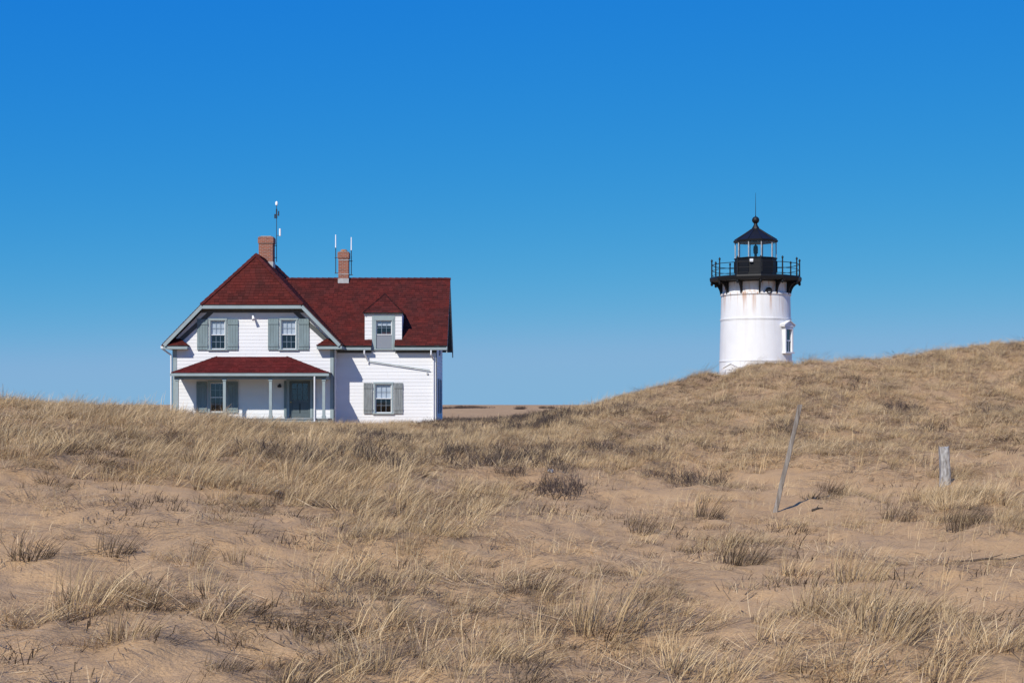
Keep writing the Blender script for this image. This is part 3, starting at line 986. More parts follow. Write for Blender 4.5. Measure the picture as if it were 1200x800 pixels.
# porch steps
for k in range(2):
    B().box(pX(317, PD) + 0.1, pX(372, PD), PD - 0.25 - 0.28 * k, PD + 0.14 - 0.28 * k - 0.002 * k, GZ - 0.15, -0.76 - 0.13 * k).build('porch_step', M['floor'], house)

# door
dc_, dw, dz0, dz1 = DOOR
df = B().box(dc_ - dw / 2 - 0.1, dc_ - dw / 2, DF - 0.06, DF + 0.1, dz0, dz1).box(dc_ + dw / 2, dc_ + dw / 2 + 0.1, DF - 0.06, DF + 0.1, dz0, dz1)
df.box(dc_ - dw / 2 - 0.12, dc_ + dw / 2 + 0.12, DF - 0.07, DF + 0.1, dz1, dz1 + 0.1).build('door_frame', M['trim'], house)
leaf = B()
lx0, lx1 = dc_ - dw / 2 + 0.004, dc_ + dw / 2 - 0.004
gzl, gzh = dz0 + 0.82, dz1 - 0.12
leaf.box(lx0, lx0 + 0.12, DF - 0.02, DF + 0.03, dz0 + 0.01, dz1 - 0.004).box(lx1 - 0.12, lx1, DF - 0.02, DF + 0.03, dz0 + 0.01, dz1 - 0.004)
leaf.box(lx0 + 0.12, lx1 - 0.12, DF - 0.02, DF + 0.03, gzh, dz1 - 0.004).box(lx0 + 0.12, lx1 - 0.12, DF - 0.02, DF + 0.03, dz0 + 0.01, dz0 + 0.22)
leaf.box(lx0 + 0.12, lx1 - 0.12, DF - 0.02, DF + 0.03, gzl - 0.14, gzl)
door = leaf.build('door', M['doorm'], house)
for k in range(2):
    a0 = lx0 + 0.125 + k * (dw - 0.258) / 2 + 0.02 * k
    B().box(a0, a0 + (dw - 0.3) / 2, DF, DF + 0.02, dz0 + 0.224, gzl - 0.144).build('door_panel', M['doorm'], door)
for i in range(1, 3):
    xx = lx0 + 0.12 + (lx1 - lx0 - 0.24) * i / 3
    B().box(xx - 0.013, xx + 0.013, DF - 0.012, DF + 0.02, gzl, gzh).build('muntin', M['doorm'], door)
for j in range(1, 3):
    zz = gzl + (gzh - gzl) * j / 3
    B().box(lx0 + 0.12, lx1 - 0.12, DF - 0.010, DF + 0.018, zz - 0.013, zz + 0.013).build('muntin', M['doorm'], door)
for i in range(3):
    for j in range(3):
        a0, a1 = lx0 + 0.12 + (lx1 - lx0 - 0.24) * i / 3, lx0 + 0.12 + (lx1 - lx0 - 0.24) * (i + 1) / 3
        b0, b1 = gzl + (gzh - gzl) * j / 3, gzl + (gzh - gzl) * (j + 1) / 3
        B().add([(a0, DF + 0.005, b0), (a1, DF + 0.005, b0), (a1, DF + 0.005, b1), (a0, DF + 0.005, b1)], [(0, 1, 2, 3)]).build('pane', M['glass'], door)
B().box(dc_ - dw / 2, dc_ + dw / 2, DF + 0.9, DF + 0.95, dz0, dz1).build('hall_behind', M['interior'], door)
B().box(lx0 + 0.03, lx0 + 0.09, DF - 0.07, DF - 0.018, gzl - 0.1, gzl - 0.05).build('handle', M['brass'], door)
for sg in (-1, 1):
    x0 = dc_ + sg * (dw / 2 + 0.12) + (0 if sg > 0 else -0.13)
    sb = B()
    for k in range(2):
        sb.box(x0 + 0.065 * k, x0 + 0.065 * k + 0.06, DF - 0.075, DF - 0.045, dz0 + 0.05, dz1)
    sb.build('shutter', M['shutter'], house)
# porch lamp beside the door
lp = B().box(pX(328, DF) - 0.05, pX(328, DF) + 0.05, DF - 0.05, DF - 0.03, 0.82, 0.98)
lp.tube((pX(328, DF), DF - 0.05, 0.93), (pX(328, DF), DF - 0.16, 0.93), 0.012)
lo = lp.build('wall_lamp', M['blackm'], house)
B().lathe(pX(328, DF), DF - 0.16, [(0.02, 0.95), (0.09, 0.9), (0.10, 0.84), (0.06, 0.8)], 14).build('lamp_shade', M['blackm'], lo, True)
# floodlight between the upper windows
fx, fz = pX(296, DF), pZ(370, DF)
fl = B().box(fx - 0.07, fx + 0.07, DF - 0.06, DF - 0.03, fz - 0.07, fz + 0.07)
fl.tube((fx, DF - 0.06, fz), (fx + 0.06, DF - 0.22, fz - 0.06), 0.02)
fo = fl.build('floodlight', M['gutter'], house)
B().tube((fx + 0.05, DF - 0.18, fz - 0.02), (fx + 0.10, DF - 0.34, fz - 0.2), 0.045, 0.075, 12).build('lamp_head', M['white_plastic'], fo, True)
# pipes: gutters' downspouts
def spout(pts, name='downspout', m='gutter', r=0.04):
    return B().path(pts, r, 8).build(name, M[m], house, True)
x = pX(203.6, DF)
spout([(XA - 0.04, D0 + 0.1, EZ - 0.2), (XL - 0.08, DF - 0.1, EZ - 0.5), (XL - 0.08, DF - 0.09, GZ)])
spout([(px1 - 0.62, PD - 0.02, PZ0 - 0.14), (px1 - 0.62, PD - 0.02, -0.72), (px1 - 0.62, PD - 0.2, -0.9)])
sx = pX(427, DE)
spout([(sx, DE - 0.02, EM - 0.2), (sx, DE - 0.02, EM - 0.38), (sx + 0.16, DM - 0.09, EM - 0.72), (sx + 0.16, DM - 0.09, EM - 0.8)])
spout([(sx + 0.16, DM - 0.09, EM - 0.72), (XE - 0.28, DM - 0.09, EM - 1.16)], 'drain_pipe', 'trim', 0.022)
ex = pX(505.6, DM)
spout([(ex, DE - 0.02, EM - 0.2), (ex, DE - 0.02, EM - 0.42), (ex + 0.1, DM - 0.09, EM - 0.66), (ex + 0.1, DM - 0.09, GZ)])
# small vent and meter on the main wall
B().tube((pX(501, DM), DM - 0.07, pZ(437.5, DM)), (pX(501, DM), DM - 0.02, pZ(437.5, DM)), 0.05, 0.05, 10).build('wall_vent', M['flashing'], house)

# chimneys
def chimney(cx, cd, wd, dp, ztop, zbase, flash, parent, band=None):
    b = B().box(cx - wd / 2, cx + wd / 2, cd - dp / 2, cd + dp / 2, zbase, ztop - 0.34)
    ch = b.build('chimney', M['brick'], parent)
    k = B()
    k.box(cx - wd / 2 - 0.035, cx + wd / 2 + 0.035, cd - dp / 2 - 0.035, cd + dp / 2 + 0.035, ztop - 0.34, ztop - 0.06)
    k.box(cx - wd / 2 - 0.01, cx + wd / 2 + 0.01, cd - dp / 2 - 0.01, cd + dp / 2 + 0.01, ztop - 0.06, ztop - 0.02)
    k.build('chimney_cap', M['brick'], ch)
    B().box(cx - wd / 2 + 0.09, cx + wd / 2 - 0.09, cd - dp / 2 + 0.09, cd + dp / 2 - 0.09, ztop - 0.02, ztop + 0.03).build('flue', M['concrete'], ch)
    B().box(cx - wd / 2 - 0.02, cx + wd / 2 + 0.02, cd - dp / 2 - 0.02, cd + dp / 2 + 0.02, zbase, zbase + flash).build('flashing', M['flashing'], ch)
    if band:
        for zz, hh in band:
            B().box(cx - wd / 2 - 0.015, cx + wd / 2 + 0.015, cd - dp / 2 - 0.015, cd + dp / 2 + 0.015, zz, zz + hh).build('mortar_band', M['flashing'], ch)
    return ch
C1X, C1D = XC + 0.02, 75.8
chimney(C1X, C1D, 0.69, 0.69, pZ(277.7, C1D), 6.6, 0.42, rfr)
C2X, C2D = pX(403, RIDD), RIDD
chimney(C2X, C2D, 0.5, 0.5, pZ(295, C2D), 5.9, 0.36, rmain, band=((pZ(305.5, C2D), 0.04), (pZ(322, C2D), 0.03)))
B().lathe(C2X, C2D, [(0.17, pZ(296, C2D)), (0.17, pZ(293.5, C2D)), (0.13, pZ(292.5, C2D))], 14).build('chimney_pot', mat('clay_pot', (0.36, 0.17, 0.08), 0.9, 0.2), rmain, True)

# masts and antennas on the chimneys
mx = pX(324.2, C1D)
my = C1D - 0.02
mast = B().tube((mx, my, pZ(307, C1D)), (mx, my, pZ(240, C1D)), 0.018, 0.014).build('antenna_mast', M['blackm'], house)
for yy in (288, 302):
    B().tube((mx, my, pZ(yy, C1D)), (C1X + 0.33, my, pZ(yy, C1D)), 0.015).build('bracket', M['blackm'], mast)
B().lathe(mx, my, [(0.01, pZ(241.5, C1D)), (0.06, pZ(240.5, C1D)), (0.07, pZ(238, C1D)), (0.04, pZ(236.3, C1D)), (0.005, pZ(235.8, C1D))], 14).build('sensor_dome', M['white_plastic'], mast, True)
vn = B().tube((mx - 0.1, my, pZ(252, C1D)), (mx + 0.12, my, pZ(252, C1D)), 0.014).tube((mx + 0.1, my, pZ(253, C1D)), (mx + 0.1, my, pZ(247.5, C1D)), 0.03)
vn.tube((mx - 0.08, my, pZ(256, C1D)), (mx - 0.08, my, pZ(251, C1D)), 0.035).tube((mx, my, pZ(256, C1D)), (mx, my, pZ(245, C1D)), 0.035)
vn.build('wind_sensor', M['blackm'], mast)
B().tube((mx, my, pZ(276, C1D)), (mx + 0.18, my, pZ(276, C1D)), 0.014).build('bracket', M['blackm'], mast)
B().tube((mx + 0.17, my, pZ(276.5, C1D)), (mx + 0.17, my, pZ(268, C1D)), 0.05, 0.05, 12).build('antenna', M['white_plastic'], mast, True)
for ax, w0, w1, zb, brs in ((393.4, 275, 290, 320.5, (302, 320)), (411.7, 278, 293, 322.5, (306, 322))):
    x = pX(ax, C2D)
    an = B().tube((x, C2D, pZ(zb, C2D)), (x, C2D, pZ(w1, C2D)), 0.02).build('antenna_mast', M['blackm'], house)
    B().tube((x, C2D, pZ(w1 + 0.2, C2D)), (x, C2D, pZ(w0, C2D)), 0.032, 0.026, 10).build('antenna', M['white_plastic'], an, True)
    for yy in brs:
        e = C2X + (0.24 if x > C2X else -0.24)
        B().tube((x + (0.08 if x > C2X else -0.05), C2D - 0.03, pZ(yy, C2D)), (e, C2D - 0.03, pZ(yy, C2D)), 0.018).build('bracket', M['blackm'], an)

# ------------------------------------------------------------------ lighthouse
def lz(py): return (HZ - py) / F * LY
PXM = LY / F                  # metres per photo pixel at the tower
TOP_L = lz(345) + 0.85 + 0.0  # cornice height above the tower's foot (object coordinates)
M['tower'] = tower_mat()
tower = thing('lighthouse', (LX, LY, -0.85), 'white round lighthouse tower with black lantern and railed gallery', 'lighthouse')
NB = 12
A0 = math.radians(-2.6)
def pol(r, a, z): return (LX + r * math.sin(a), LY - r * math.cos(a), z)
rr_ = lambda y: (40 + (y - 345) * (42.3 - 40) / 85) * PXM
prof = [(rr_(500) + 0.05, -1.0), (rr_(490), -0.85)]
for y in (423.8,): prof += [(rr_(y), lz(y))]
prof += [(rr_(375), lz(375)), (rr_(345.5), lz(345.5)), (38.6 * PXM, lz(345)), (38.2 * PXM, lz(331))]
tb = B().lathe(LX, LY, prof, 96).build('tower_wall', M['tower'], tower, True)
for y, hh, pr in ((423.2, 0.045, 0.03), (374.5, 0.05, 0.03), (376.4, 0.02, 0.012), (345.6, 0.07, 0.06)):
    r = rr_(y)
    B().lathe(LX, LY, [(r - 0.03, lz(y) - hh), (r + pr, lz(y) - hh), (r + pr, lz(y) + hh * 0.6), (r - 0.03, lz(y) + hh)], 96).build('seam_flange', M['tower'], tower, True)
# gallery
DKR = 53 * PXM
B().lathe(LX, LY, [(DKR - 0.25, lz(331.2)), (DKR, lz(330.5)), (DKR + 0.04, lz(327.2)), (DKR + 0.02, lz(325.4)), (DKR - 0.1, lz(325.2))], NB, A0).build('gallery_deck', M['black'], tower)
B().lathe(LX, LY, [(38 * PXM, lz(332.3)), (42 * PXM, lz(331.5)), (42 * PXM, lz(330.6)), (38 * PXM, lz(330.6))], 64).build('deck_ring', M['black'], tower)
for k in range(NB):
    a = A0 + k * 2 * math.pi / NB
    tn = Vector((math.cos(a), math.sin(a), 0))
    rin, zt, zb = 39.0 * PXM, lz(331.0), lz(346.3)
    pts = [(rin, zt), (DKR - 0.1, zt), (DKR - 0.1, zt - 0.1)]
    for t in np.linspace(0.05, 1, 7):
        ang = t * math.pi / 2
        pts.append((rin + 0.12 + (DKR - 0.22 - rin) * (1 - math.sin(ang)), zt - 0.1 - (zt - 0.1 - zb) * (1 - math.cos(ang))))
    pts.append((rin, zb))
    p3 = [Vector(pol(r, a, z)) - tn * 0.045 for r, z in pts]
    B().prism([tuple(p) for p in p3], tuple(tn * 0.09)).build('bracket', M['black'], tower)
PR = DKR - 0.1
for k in range(NB):
    a = A0 + k * 2 * math.pi / NB
    p = pol(PR, a, 0)
    post = B().tube((p[0], p[1], lz(330.4)), (p[0], p[1], lz(306.5)), 0.05, 0.04, 8).build('railing_post', M['black'], tower)
    B().lathe(p[0], p[1], [(0.012, lz(307.2)), (0.062, lz(306.4)), (0.068, lz(305.4)), (0.045, lz(304.6)), (0.008, lz(303.6))], 10).build('finial', M['black'], post, True)
    B().lathe(p[0], p[1], [(0.05, lz(335)), (0.085, lz(333.5)), (0.07, lz(331)), (0.03, lz(330.4))], 8).build('drop_finial', M['black'], post, True)
    a2 = a + 2 * math.pi / NB
    for y, r in ((310.7, 0.022), (317.2, 0.018), (323.0, 0.014)):
        B().tube(pol(PR, a, lz(y)), pol(PR, a2, lz(y)), r, r, 6).build('rail', M['black'], tower)
# lantern
NL = 10
AL = math.radians(7)
LR = 24.3 * PXM
B().lathe(LX, LY, [(LR + 0.03, lz(325.4)), (LR + 0.03, lz(324)), (LR, lz(323.5)), (LR, lz(304.2)), (LR + 0.05, lz(303.8)), (LR + 0.05, lz(302.8)), (LR - 0.05, lz(302.6))], NL, AL).build('lantern_wall', M['black'], tower)
for k in range(NL):
    a = AL + k * 2 * math.pi / NL
    a2 = a + 2 * math.pi / NL
    p = pol(LR - 0.03, a, 0)
    B().tube((p[0], p[1], lz(302.8)), (p[0], p[1], lz(284)), 0.035, 0.035, 6).build('mullion', M['flashing'], tower)
    rg = LR - 0.04
    B().add([pol(rg, a, lz(302.8)), pol(rg, a2, lz(302.8)), pol(rg, a2, lz(284)), pol(rg, a, lz(284))], [(0, 1, 2, 3)]).build('pane', M['lantern_glass'], tower)
    B().prism([pol(LR, a, lz(320)), pol(LR, a, lz(306.5)), pol(LR + 0.02, a + 0.03, lz(306.5)), pol(LR + 0.02, a + 0.03, lz(320))], tuple(Vector(pol(0.03, a, 0)) - Vector(pol(0, a, 0)))).build('lantern_rib', M['black'], tower)
RRF = 25.6 * PXM
lrf = B().lathe(LX, LY, [(LR - 0.1, lz(284.6)), (RRF, lz(284.2)), (RRF + 0.02, lz(282.2)), (RRF - 0.06, lz(281.2)), (13 * PXM, lz(274)), (4.6 * PXM, lz(268.4)), (3.8 * PXM, lz(266))], NL, AL).build('lantern_roof', M['black'], tower)
for k in range(NL):
    a = AL + k * 2 * math.pi / NL
    B().path([pol(RRF - 0.05, a, lz(281.0)), pol(13 * PXM, a, lz(273.8)), pol(4.6 * PXM, a, lz(268.2))], 0.025, 6).build('roof_seam', M['black'], lrf)
vp = [(4.6 * PXM, lz(268.6)), (3.4 * PXM, lz(266)), (2.2 * PXM, lz(263.4)), (2.0 * PXM, lz(262.2))]
for t in np.linspace(-1.1, 1.5, 9):
    vp.append((4.3 * PXM * math.cos(t) if t < 1.4 else 0.5 * PXM, lz(258) + 4.3 * PXM * math.sin(t)))
B().lathe(LX, LY, vp + [(0.03, lz(252.5))], 24).build('ventilator_ball', M['black'], tower, True)
B().tube((LX, LY, lz(253.5)), (LX, LY, lz(226)), 0.022, 0.008, 6).build('lightning_rod', M['black'], tower)
lens = B().lathe(LX, LY, [(0.10, lz(303)), (0.08, lz(298)), (0.14, lz(296.5)), (0.15, lz(292)), (0.13, lz(288.5)), (0.06, lz(287.5))], 20).build('beacon', M['blackm'], tower, True)
B().lathe(LX, LY, [(0.05, lz(287.6)), (0.05, lz(286)), (0.02, lz(285.6))], 10).build('beacon_cap', M['blackm'], lens)
# floor inside the lantern
B().lathe(LX, LY, [(LR - 0.1, lz(304)), (LR - 0.1, lz(303.4))], NL, AL).build('lantern_floor', M['blackm'], tower)
# pale box on the lantern wall
a = math.radians(-20.5)
p = pol(LR + 0.02, a, lz(307.3))
B().box(p[0] - 0.1, p[0] + 0.1, p[1] - 0.08, p[1] + 0.08, p[2] - 0.1, p[2] + 0.1).build('solar_box', M['white_plastic'], tower)
# porthole
def radial_ring(a, rc, z, r_in, r_out, d0, d1, n=24):
    k = B()
    o = Vector(pol(0, 0, z))
    er = Vector((math.sin(a), -math.cos(a), 0)); et = Vector((math.cos(a), math.sin(a), 0)); ez = Vector((0, 0, 1))
    vs = []
    for r, d in ((r_in, d0), (r_in, d1), (r_out, d1), (r_out, d0)):
        for i in range(n):
            t = 2 * math.pi * i / n
            vs.append(o + er * (rc + d) + et * r * math.cos(t) + ez * r * math.sin(t))
    fs = []
    for j in range(4):
        for i in range(n):
            fs.append((j * n + i, j * n + (i + 1) % n, ((j + 1) % 4) * n + (i + 1) % n, ((j + 1) % 4) * n + i))
    k.add(vs, fs)
    return k
pa = math.asin((894.1 - 885.5) / 39.2)
ph = radial_ring(pa, 39 * PXM, lz(343.2), 0.13, 0.19, -0.05, 0.15).build('porthole', M['black'], tower, True)
er = Vector((math.sin(pa), -math.cos(pa), 0)); et = Vector((math.cos(pa), math.sin(pa), 0))
o = Vector(pol(0, 0, lz(343.2))) + er * (39 * PXM + 0.10)
B().add([o + et * 0.135 * math.cos(t) + Vector((0, 0, 0.135 * math.sin(t))) for t in np.linspace(0, 2 * math.pi, 20)[:-1]], [tuple(range(19))]).build('pane', M['interior'], ph)

# windows of the tower: cast surround with a pediment hood standing proud of the round wall
def tower_window(a, y_top, y_bot, wdt, name, arch=False):
    rc = rr_((y_top + y_bot) / 2)
    er = Vector((math.sin(a), -math.cos(a), 0)); et = Vector((math.cos(a), math.sin(a), 0)); ez = Vector((0, 0, 1))
    O = Vector(pol(0, 0, 0))
    def pt(t, d, z): return tuple(O + er * (rc + d) + et * t + Vector((0, 0, z)))
    def bx(k, t0, t1, d0, d1, z0, z1):
        k.prism([pt(t0, d0, z0), pt(t1, d0, z0), pt(t1, d1, z0), pt(t0, d1, z0)], (0, 0, z1 - z0))
        return k
    z1, z0 = lz(y_top), lz(y_bot)
    hw = wdt / 2
    cs = 0.14
    k = B()
    bx(k, -hw, -hw + cs, -0.3, 0.15, z0 + 0.1, z1)
    bx(k, hw - cs, hw, -0.3, 0.15, z0 + 0.1, z1)
    bx(k, -hw + cs, hw - cs, -0.3, 0.15, z1 - cs, z1)
    wd = k.build(name, M['tower'], tower)
    bx(B(), -hw - 0.08, hw + 0.08, -0.3, 0.2, z0, z0 + 0.1).build('sill', M['tower'], wd)
    h2 = hw + 0.16
    B().prism([pt(-h2, -0.35, z1 + 0.01), pt(h2, -0.35, z1 + 0.01), pt(h2, -0.35, z1 + 0.09), pt(0, -0.35, z1 + 0.36), pt(-h2, -0.35, z1 + 0.09)], tuple(er * 0.52)).build('pediment', M['tower'], wd)
    for sg in (-1, 1):
        B().prism([pt(sg * (h2 + 0.04), -0.35, z1 + 0.095), pt(0, -0.35, z1 + 0.365), pt(0, -0.35, z1 + 0.42), pt(sg * (h2 + 0.04), -0.35, z1 + 0.15)], tuple(er * 0.57)).build('pediment_moulding', M['tower'], wd)
    bx(B(), -hw + cs, hw - cs, 0.015, 0.03, z0 + 0.1, z1 - cs).build('backing', M['interior'], wd)
    n_ = B()
    sw = 0.06
    zm = (z0 + 0.1 + z1 - cs) / 2
    bx(n_, -hw + cs, -hw + cs + sw, 0.05, 0.085, z0 + 0.1, z1 - cs); bx(n_, hw - cs - sw, hw - cs, 0.05, 0.085, z0 + 0.1, z1 - cs)
    bx(n_, -hw + cs + sw, hw - cs - sw, 0.05, 0.085, zm - 0.04, zm + 0.04); bx(n_, -0.02, 0.02, 0.052, 0.083, z0 + 0.1, zm - 0.04)
    n_.build('sash', M['sash'], wd)
    p = [pt(-hw + cs, 0.06, z0 + 0.1), pt(hw - cs, 0.06, z0 + 0.1), pt(hw - cs, 0.06, z1 - cs), pt(-hw + cs, 0.06, z1 - cs)]
    B().add(p, [(0, 1, 2, 3)]).build('pane', M['glass'], wd)
    if arch:
        kk = B()
        ro, ri = hw - 0.1, hw - 0.26
        nA = 12
        zc = z1 - 0.5
        for i in range(nA):
            t0, t1 = math.pi * i / nA, math.pi * (i + 1) / nA
            kk.prism([pt(ri * math.cos(t0), 0.151, zc + ri * math.sin(t0)), pt(ro * math.cos(t0), 0.151, zc + ro * math.sin(t0)),
                      pt(ro * math.cos(t1), 0.151, zc + ro * math.sin(t1)), pt(ri * math.cos(t1), 0.151, zc + ri * math.sin(t1))], tuple(er * 0.06))
        kk.build('arch_moulding', M['tower'], wd)
    return wd
tower_window(math.radians(51.5), 384.5, 415, 0.98, 'window')
tower_window(math.radians(-46), 433.8, 484, 0.86, 'doorway', True)

# ------------------------------------------------------------------ wooden pole and post in the sand
def skew_box(name, base, top, w0, w1, th, m, parent=None, jag=0.0, n=7):
    base, top = Vector(base), Vector(top)
    d = (top - base)
    k = B()
    rings = []
    R = random.Random(3)
    for i in range(n + 1):
        t = i / n
        c = base + d * t + Vector((R.uniform(-1, 1) * 0.004, 0, 0))
        ww = (w0 + (w1 - w0) * t) / 2 * R.uniform(0.95, 1.05)
        tt = th / 2
        zt = [R.uniform(-jag, jag) for _ in range(8)] if i == n else [0] * 8
        ch = min(ww, tt) * 0.35
        ring = [(-ww + ch, -tt), (ww - ch, -tt), (ww, -tt + ch), (ww, tt - ch), (ww - ch, tt), (-ww + ch, tt), (-ww, tt - ch), (-ww, -tt + ch)]
        rings.append([c + Vector((x, y, zt[j])) for j, (x, y) in enumerate(ring)])
    vs = [p for r in rings for p in r]
    fs = []
    for i in range(n):
        for j in range(8):
            fs.append((i * 8 + j, i * 8 + (j + 1) % 8, (i + 1) * 8 + (j + 1) % 8, (i + 1) * 8 + j))
    fs.append(tuple(range(7, -1, -1))); fs.append(tuple(n * 8 + j for j in range(8)))
    k.add(vs, fs)
    return k

PDp = float(ground_at(908.5, 600)[1])
bx_, bz_ = pX(908.5, PDp), pZ(600, PDp)
bz_ = gz(bx_, PDp)
top_ = (pX(937, PDp) , PDp - 0.05, pZ(474, PDp))
dirv = Vector(top_) - Vector((bx_, PDp, pZ(600, PDp)))
base_ = Vector((bx_, PDp, pZ(600, PDp))) - dirv * max(0.12, 0.12 + (pZ(600, PDp) - bz_) / dirv.z)
pole = skew_box('leaning_pole', base_, top_, 0.062, 0.056, 0.045, None, jag=0.012, n=9).build('leaning_pole', M['weathered'])
pole['label'] = 'thin weathered grey wooden pole leaning to the right in the sand'
pole['category'] = 'pole'
QD = float(ground_at(1107.5, 569)[1])
qx = pX(1107.5, QD)
q0 = gz(qx, QD)
post = skew_box('fence_post', (qx + 0.015, QD, q0 - 0.3), (qx - 0.02, QD, pZ(523.5, QD)), 0.16, 0.135, 0.15, None, jag=0.04, n=9).build('fence_post', M['postwood'])
post['label'] = 'short thick pale grey weathered fence post in the dune grass'
post['category'] = 'post'

# ------------------------------------------------------------------ dune grass
def straw_mat(name, stops, bright=0.25):
    m = bpy.data.materials.new(name)
    m.use_nodes = True
    N, L = m.node_tree.nodes, m.node_tree.links
    b = N['Principled BSDF']
    b.inputs['Roughness'].default_value = 0.75
    b.inputs['Specular IOR Level'].default_value = 0.25
    g = N.new('ShaderNodeNewGeometry')
    cr = N.new('ShaderNodeValToRGB')
    el = cr.color_ramp.elements
    while len(el) > 1:
        el.remove(el[0])
    for i, (p, c) in enumerate(stops):
        e = el[0] if i == 0 else el.new(p)
        e.position = p
        e.color = (*c, 1)
    L.new(g.outputs['Random Per Island'], cr.inputs[0])
    oi = N.new('ShaderNodeObjectInfo')
    mr = N.new('ShaderNodeMapRange')
    mr.inputs[3].default_value = 1 - bright
    mr.inputs[4].default_value = 1 + bright
    L.new(oi.outputs['Random'], mr.inputs[0])
    vm = N.new('ShaderNodeVectorMath')
    vm.operation = 'SCALE'
    L.new(cr.outputs[0], vm.inputs[0])
    L.new(mr.outputs[0], vm.inputs['Scale'])
    L.new(vm.outputs[0], b.inputs['Base Color'])
    tl = N.new('ShaderNodeBsdfTranslucent')
    L.new(vm.outputs[0], tl.inputs[0])
    ms = N.new('ShaderNodeMixShader')
    ms.inputs[0].default_value = 0.22
    L.new(b.outputs[0], ms.inputs[1])
    L.new(tl.outputs[0], ms.inputs[2])
    L.new(ms.outputs[0], N['Material Output'].inputs[0])
    return m
M['straw'] = straw_mat('dry_straw_grass', [(0.0, (0.20, 0.125, 0.062)), (0.2, (0.44, 0.295, 0.145)), (0.55, (0.62, 0.44, 0.225)), (0.88, (0.70, 0.52, 0.28)), (1.0, (0.75, 0.59, 0.36))])
M['straw_dark'] = straw_mat('brown_dead_grass', [(0.0, (0.055, 0.037, 0.024)), (0.5, (0.115, 0.078, 0.046)), (0.85, (0.21, 0.145, 0.08)), (1.0, (0.38, 0.27, 0.14))])
M['brush'] = straw_mat('dark_brown_scrub', [(0.0, (0.05, 0.036, 0.03)), (0.6, (0.105, 0.075, 0.06)), (1.0, (0.2, 0.15, 0.105))])

def blades(n, hgt, spread, tilt, lean, width, droop, seed, seg=4, dead=0.15):
    R = np.random.default_rng(seed)
    az = R.uniform(0, 2 * math.pi, n)
    rad = spread * np.sqrt(R.uniform(0, 1, n))
    h = hgt * R.uniform(0.45, 1.1, n)
    tl = tilt * R.uniform(0.2, 1.0, n)
    flat = R.uniform(0, 1, n) < dead
    tl = np.where(flat, R.uniform(0.9, 1.4, n), tl)
    d = np.stack([np.sin(tl) * np.cos(az), np.sin(tl) * np.sin(az), np.cos(tl)], 1)
    d[:, 0] += lean * R.uniform(0.4, 1.2, n)
    d /= np.linalg.norm(d, axis=1, keepdims=True)
    a2 = R.uniform(0, 2 * math.pi, n)
    side = np.stack([np.cos(a2), np.sin(a2), np.zeros(n)], 1)
    p = np.stack([rad * np.cos(az), rad * np.sin(az), np.full(n, -0.03)], 1)
    V, Fc = [], []
    wv = width * R.uniform(0.6, 1.3, n)
    wind = np.array([1.0, 0.15, 0])
    pts = [p.copy()]
    dr = droop * R.uniform(0.3, 1.5, n)
    for k in range(seg):
        p = p + d * (h / seg)[:, None]
        pts.append(p.copy())
        d = d + wind * (dr * 0.55)[:, None] + np.array([0, 0, -1]) * (dr * 0.45 * (k + 0.6))[:, None]
        d /= np.linalg.norm(d, axis=1, keepdims=True)
    prof = np.linspace(1, 0.15, seg + 1) ** 0.8
    arr = np.zeros((n, seg + 1, 2, 3))
    for k in range(seg + 1):
        q = pts[k].copy()
        if k > 1:
            q[:, 2] = np.maximum(q[:, 2], 0.004 + 0.02 * R.uniform(0, 1, n))
        arr[:, k, 0] = q - side * (wv * prof[k] / 2)[:, None]
        arr[:, k, 1] = q + side * (wv * prof[k] / 2)[:, None]
    vs = arr.reshape(-1, 3)
    fs = []
    for i in range(n):
        o = i * (seg + 1) * 2
        for k in range(seg):
            fs.append((o + 2 * k, o + 2 * k + 1, o + 2 * k + 3, o + 2 * k + 2))
    return vs, fs

def twigs(n, hgt, spread, width, seed):
    R = np.random.default_rng(seed)
    vs, fs = [], []
    def seg_(p, q, w_):
        a = R.uniform(0, math.pi)
        s_ = np.array([math.cos(a), math.sin(a), 0.2]) * w_ / 2
        o = len(vs)
        vs.extend([p - s_, p + s_, q + s_ * 0.5, q - s_ * 0.5])
        fs.append((o, o + 1, o + 2, o + 3))
    for i in range(n):
        a, r = R.uniform(0, 2 * math.pi), spread * 0.5 * math.sqrt(R.uniform())
        p = np.array([r * math.cos(a), r * math.sin(a), -0.04])
        d = np.array([math.cos(a) * R.uniform(0, 0.7) + 0.15, math.sin(a) * R.uniform(0, 0.7), 1.0])
        d /= np.linalg.norm(d)
        h = hgt * R.uniform(0.5, 1.1)
        m = p + d * h * 0.5
        seg_(p, m, width)
        for j in range(4):
            t = R.uniform(0.15, 1)
            b0 = p + (m - p) * t
            d2 = d + R.uniform(-0.9, 0.9, 3) * np.array([1, 1, 0.5])
            d2[2] = max(d2[2], 0.1)
            d2 /= np.linalg.norm(d2)
            e = b0 + d2 * h * R.uniform(0.2, 0.6)
            seg_(b0, e, width * 0.7)
            for jj in range(2):
                d3 = d2 + R.uniform(-0.9, 0.9, 3)
                d3 /= np.linalg.norm(d3)
                b1 = b0 + (e - b0) * R.uniform(0.3, 1)
                seg_(b1, b1 + d3 * h * R.uniform(0.08, 0.25), width * 0.5)
    return np.array(vs), fs

def raw_mesh(name, vs, fs, m):
    me = bpy.data.meshes.new(name)
    me.from_pydata([tuple(v) for v in vs], [], fs)
    me.materials.append(m)
    me.update()
    return me

def proto_collection(name, meshes):
    c = bpy.data.collections.new(name)
    for i, me in enumerate(meshes):
        c.objects.link(bpy.data.objects.new('%s_%02d' % (name, i), me))
    return c

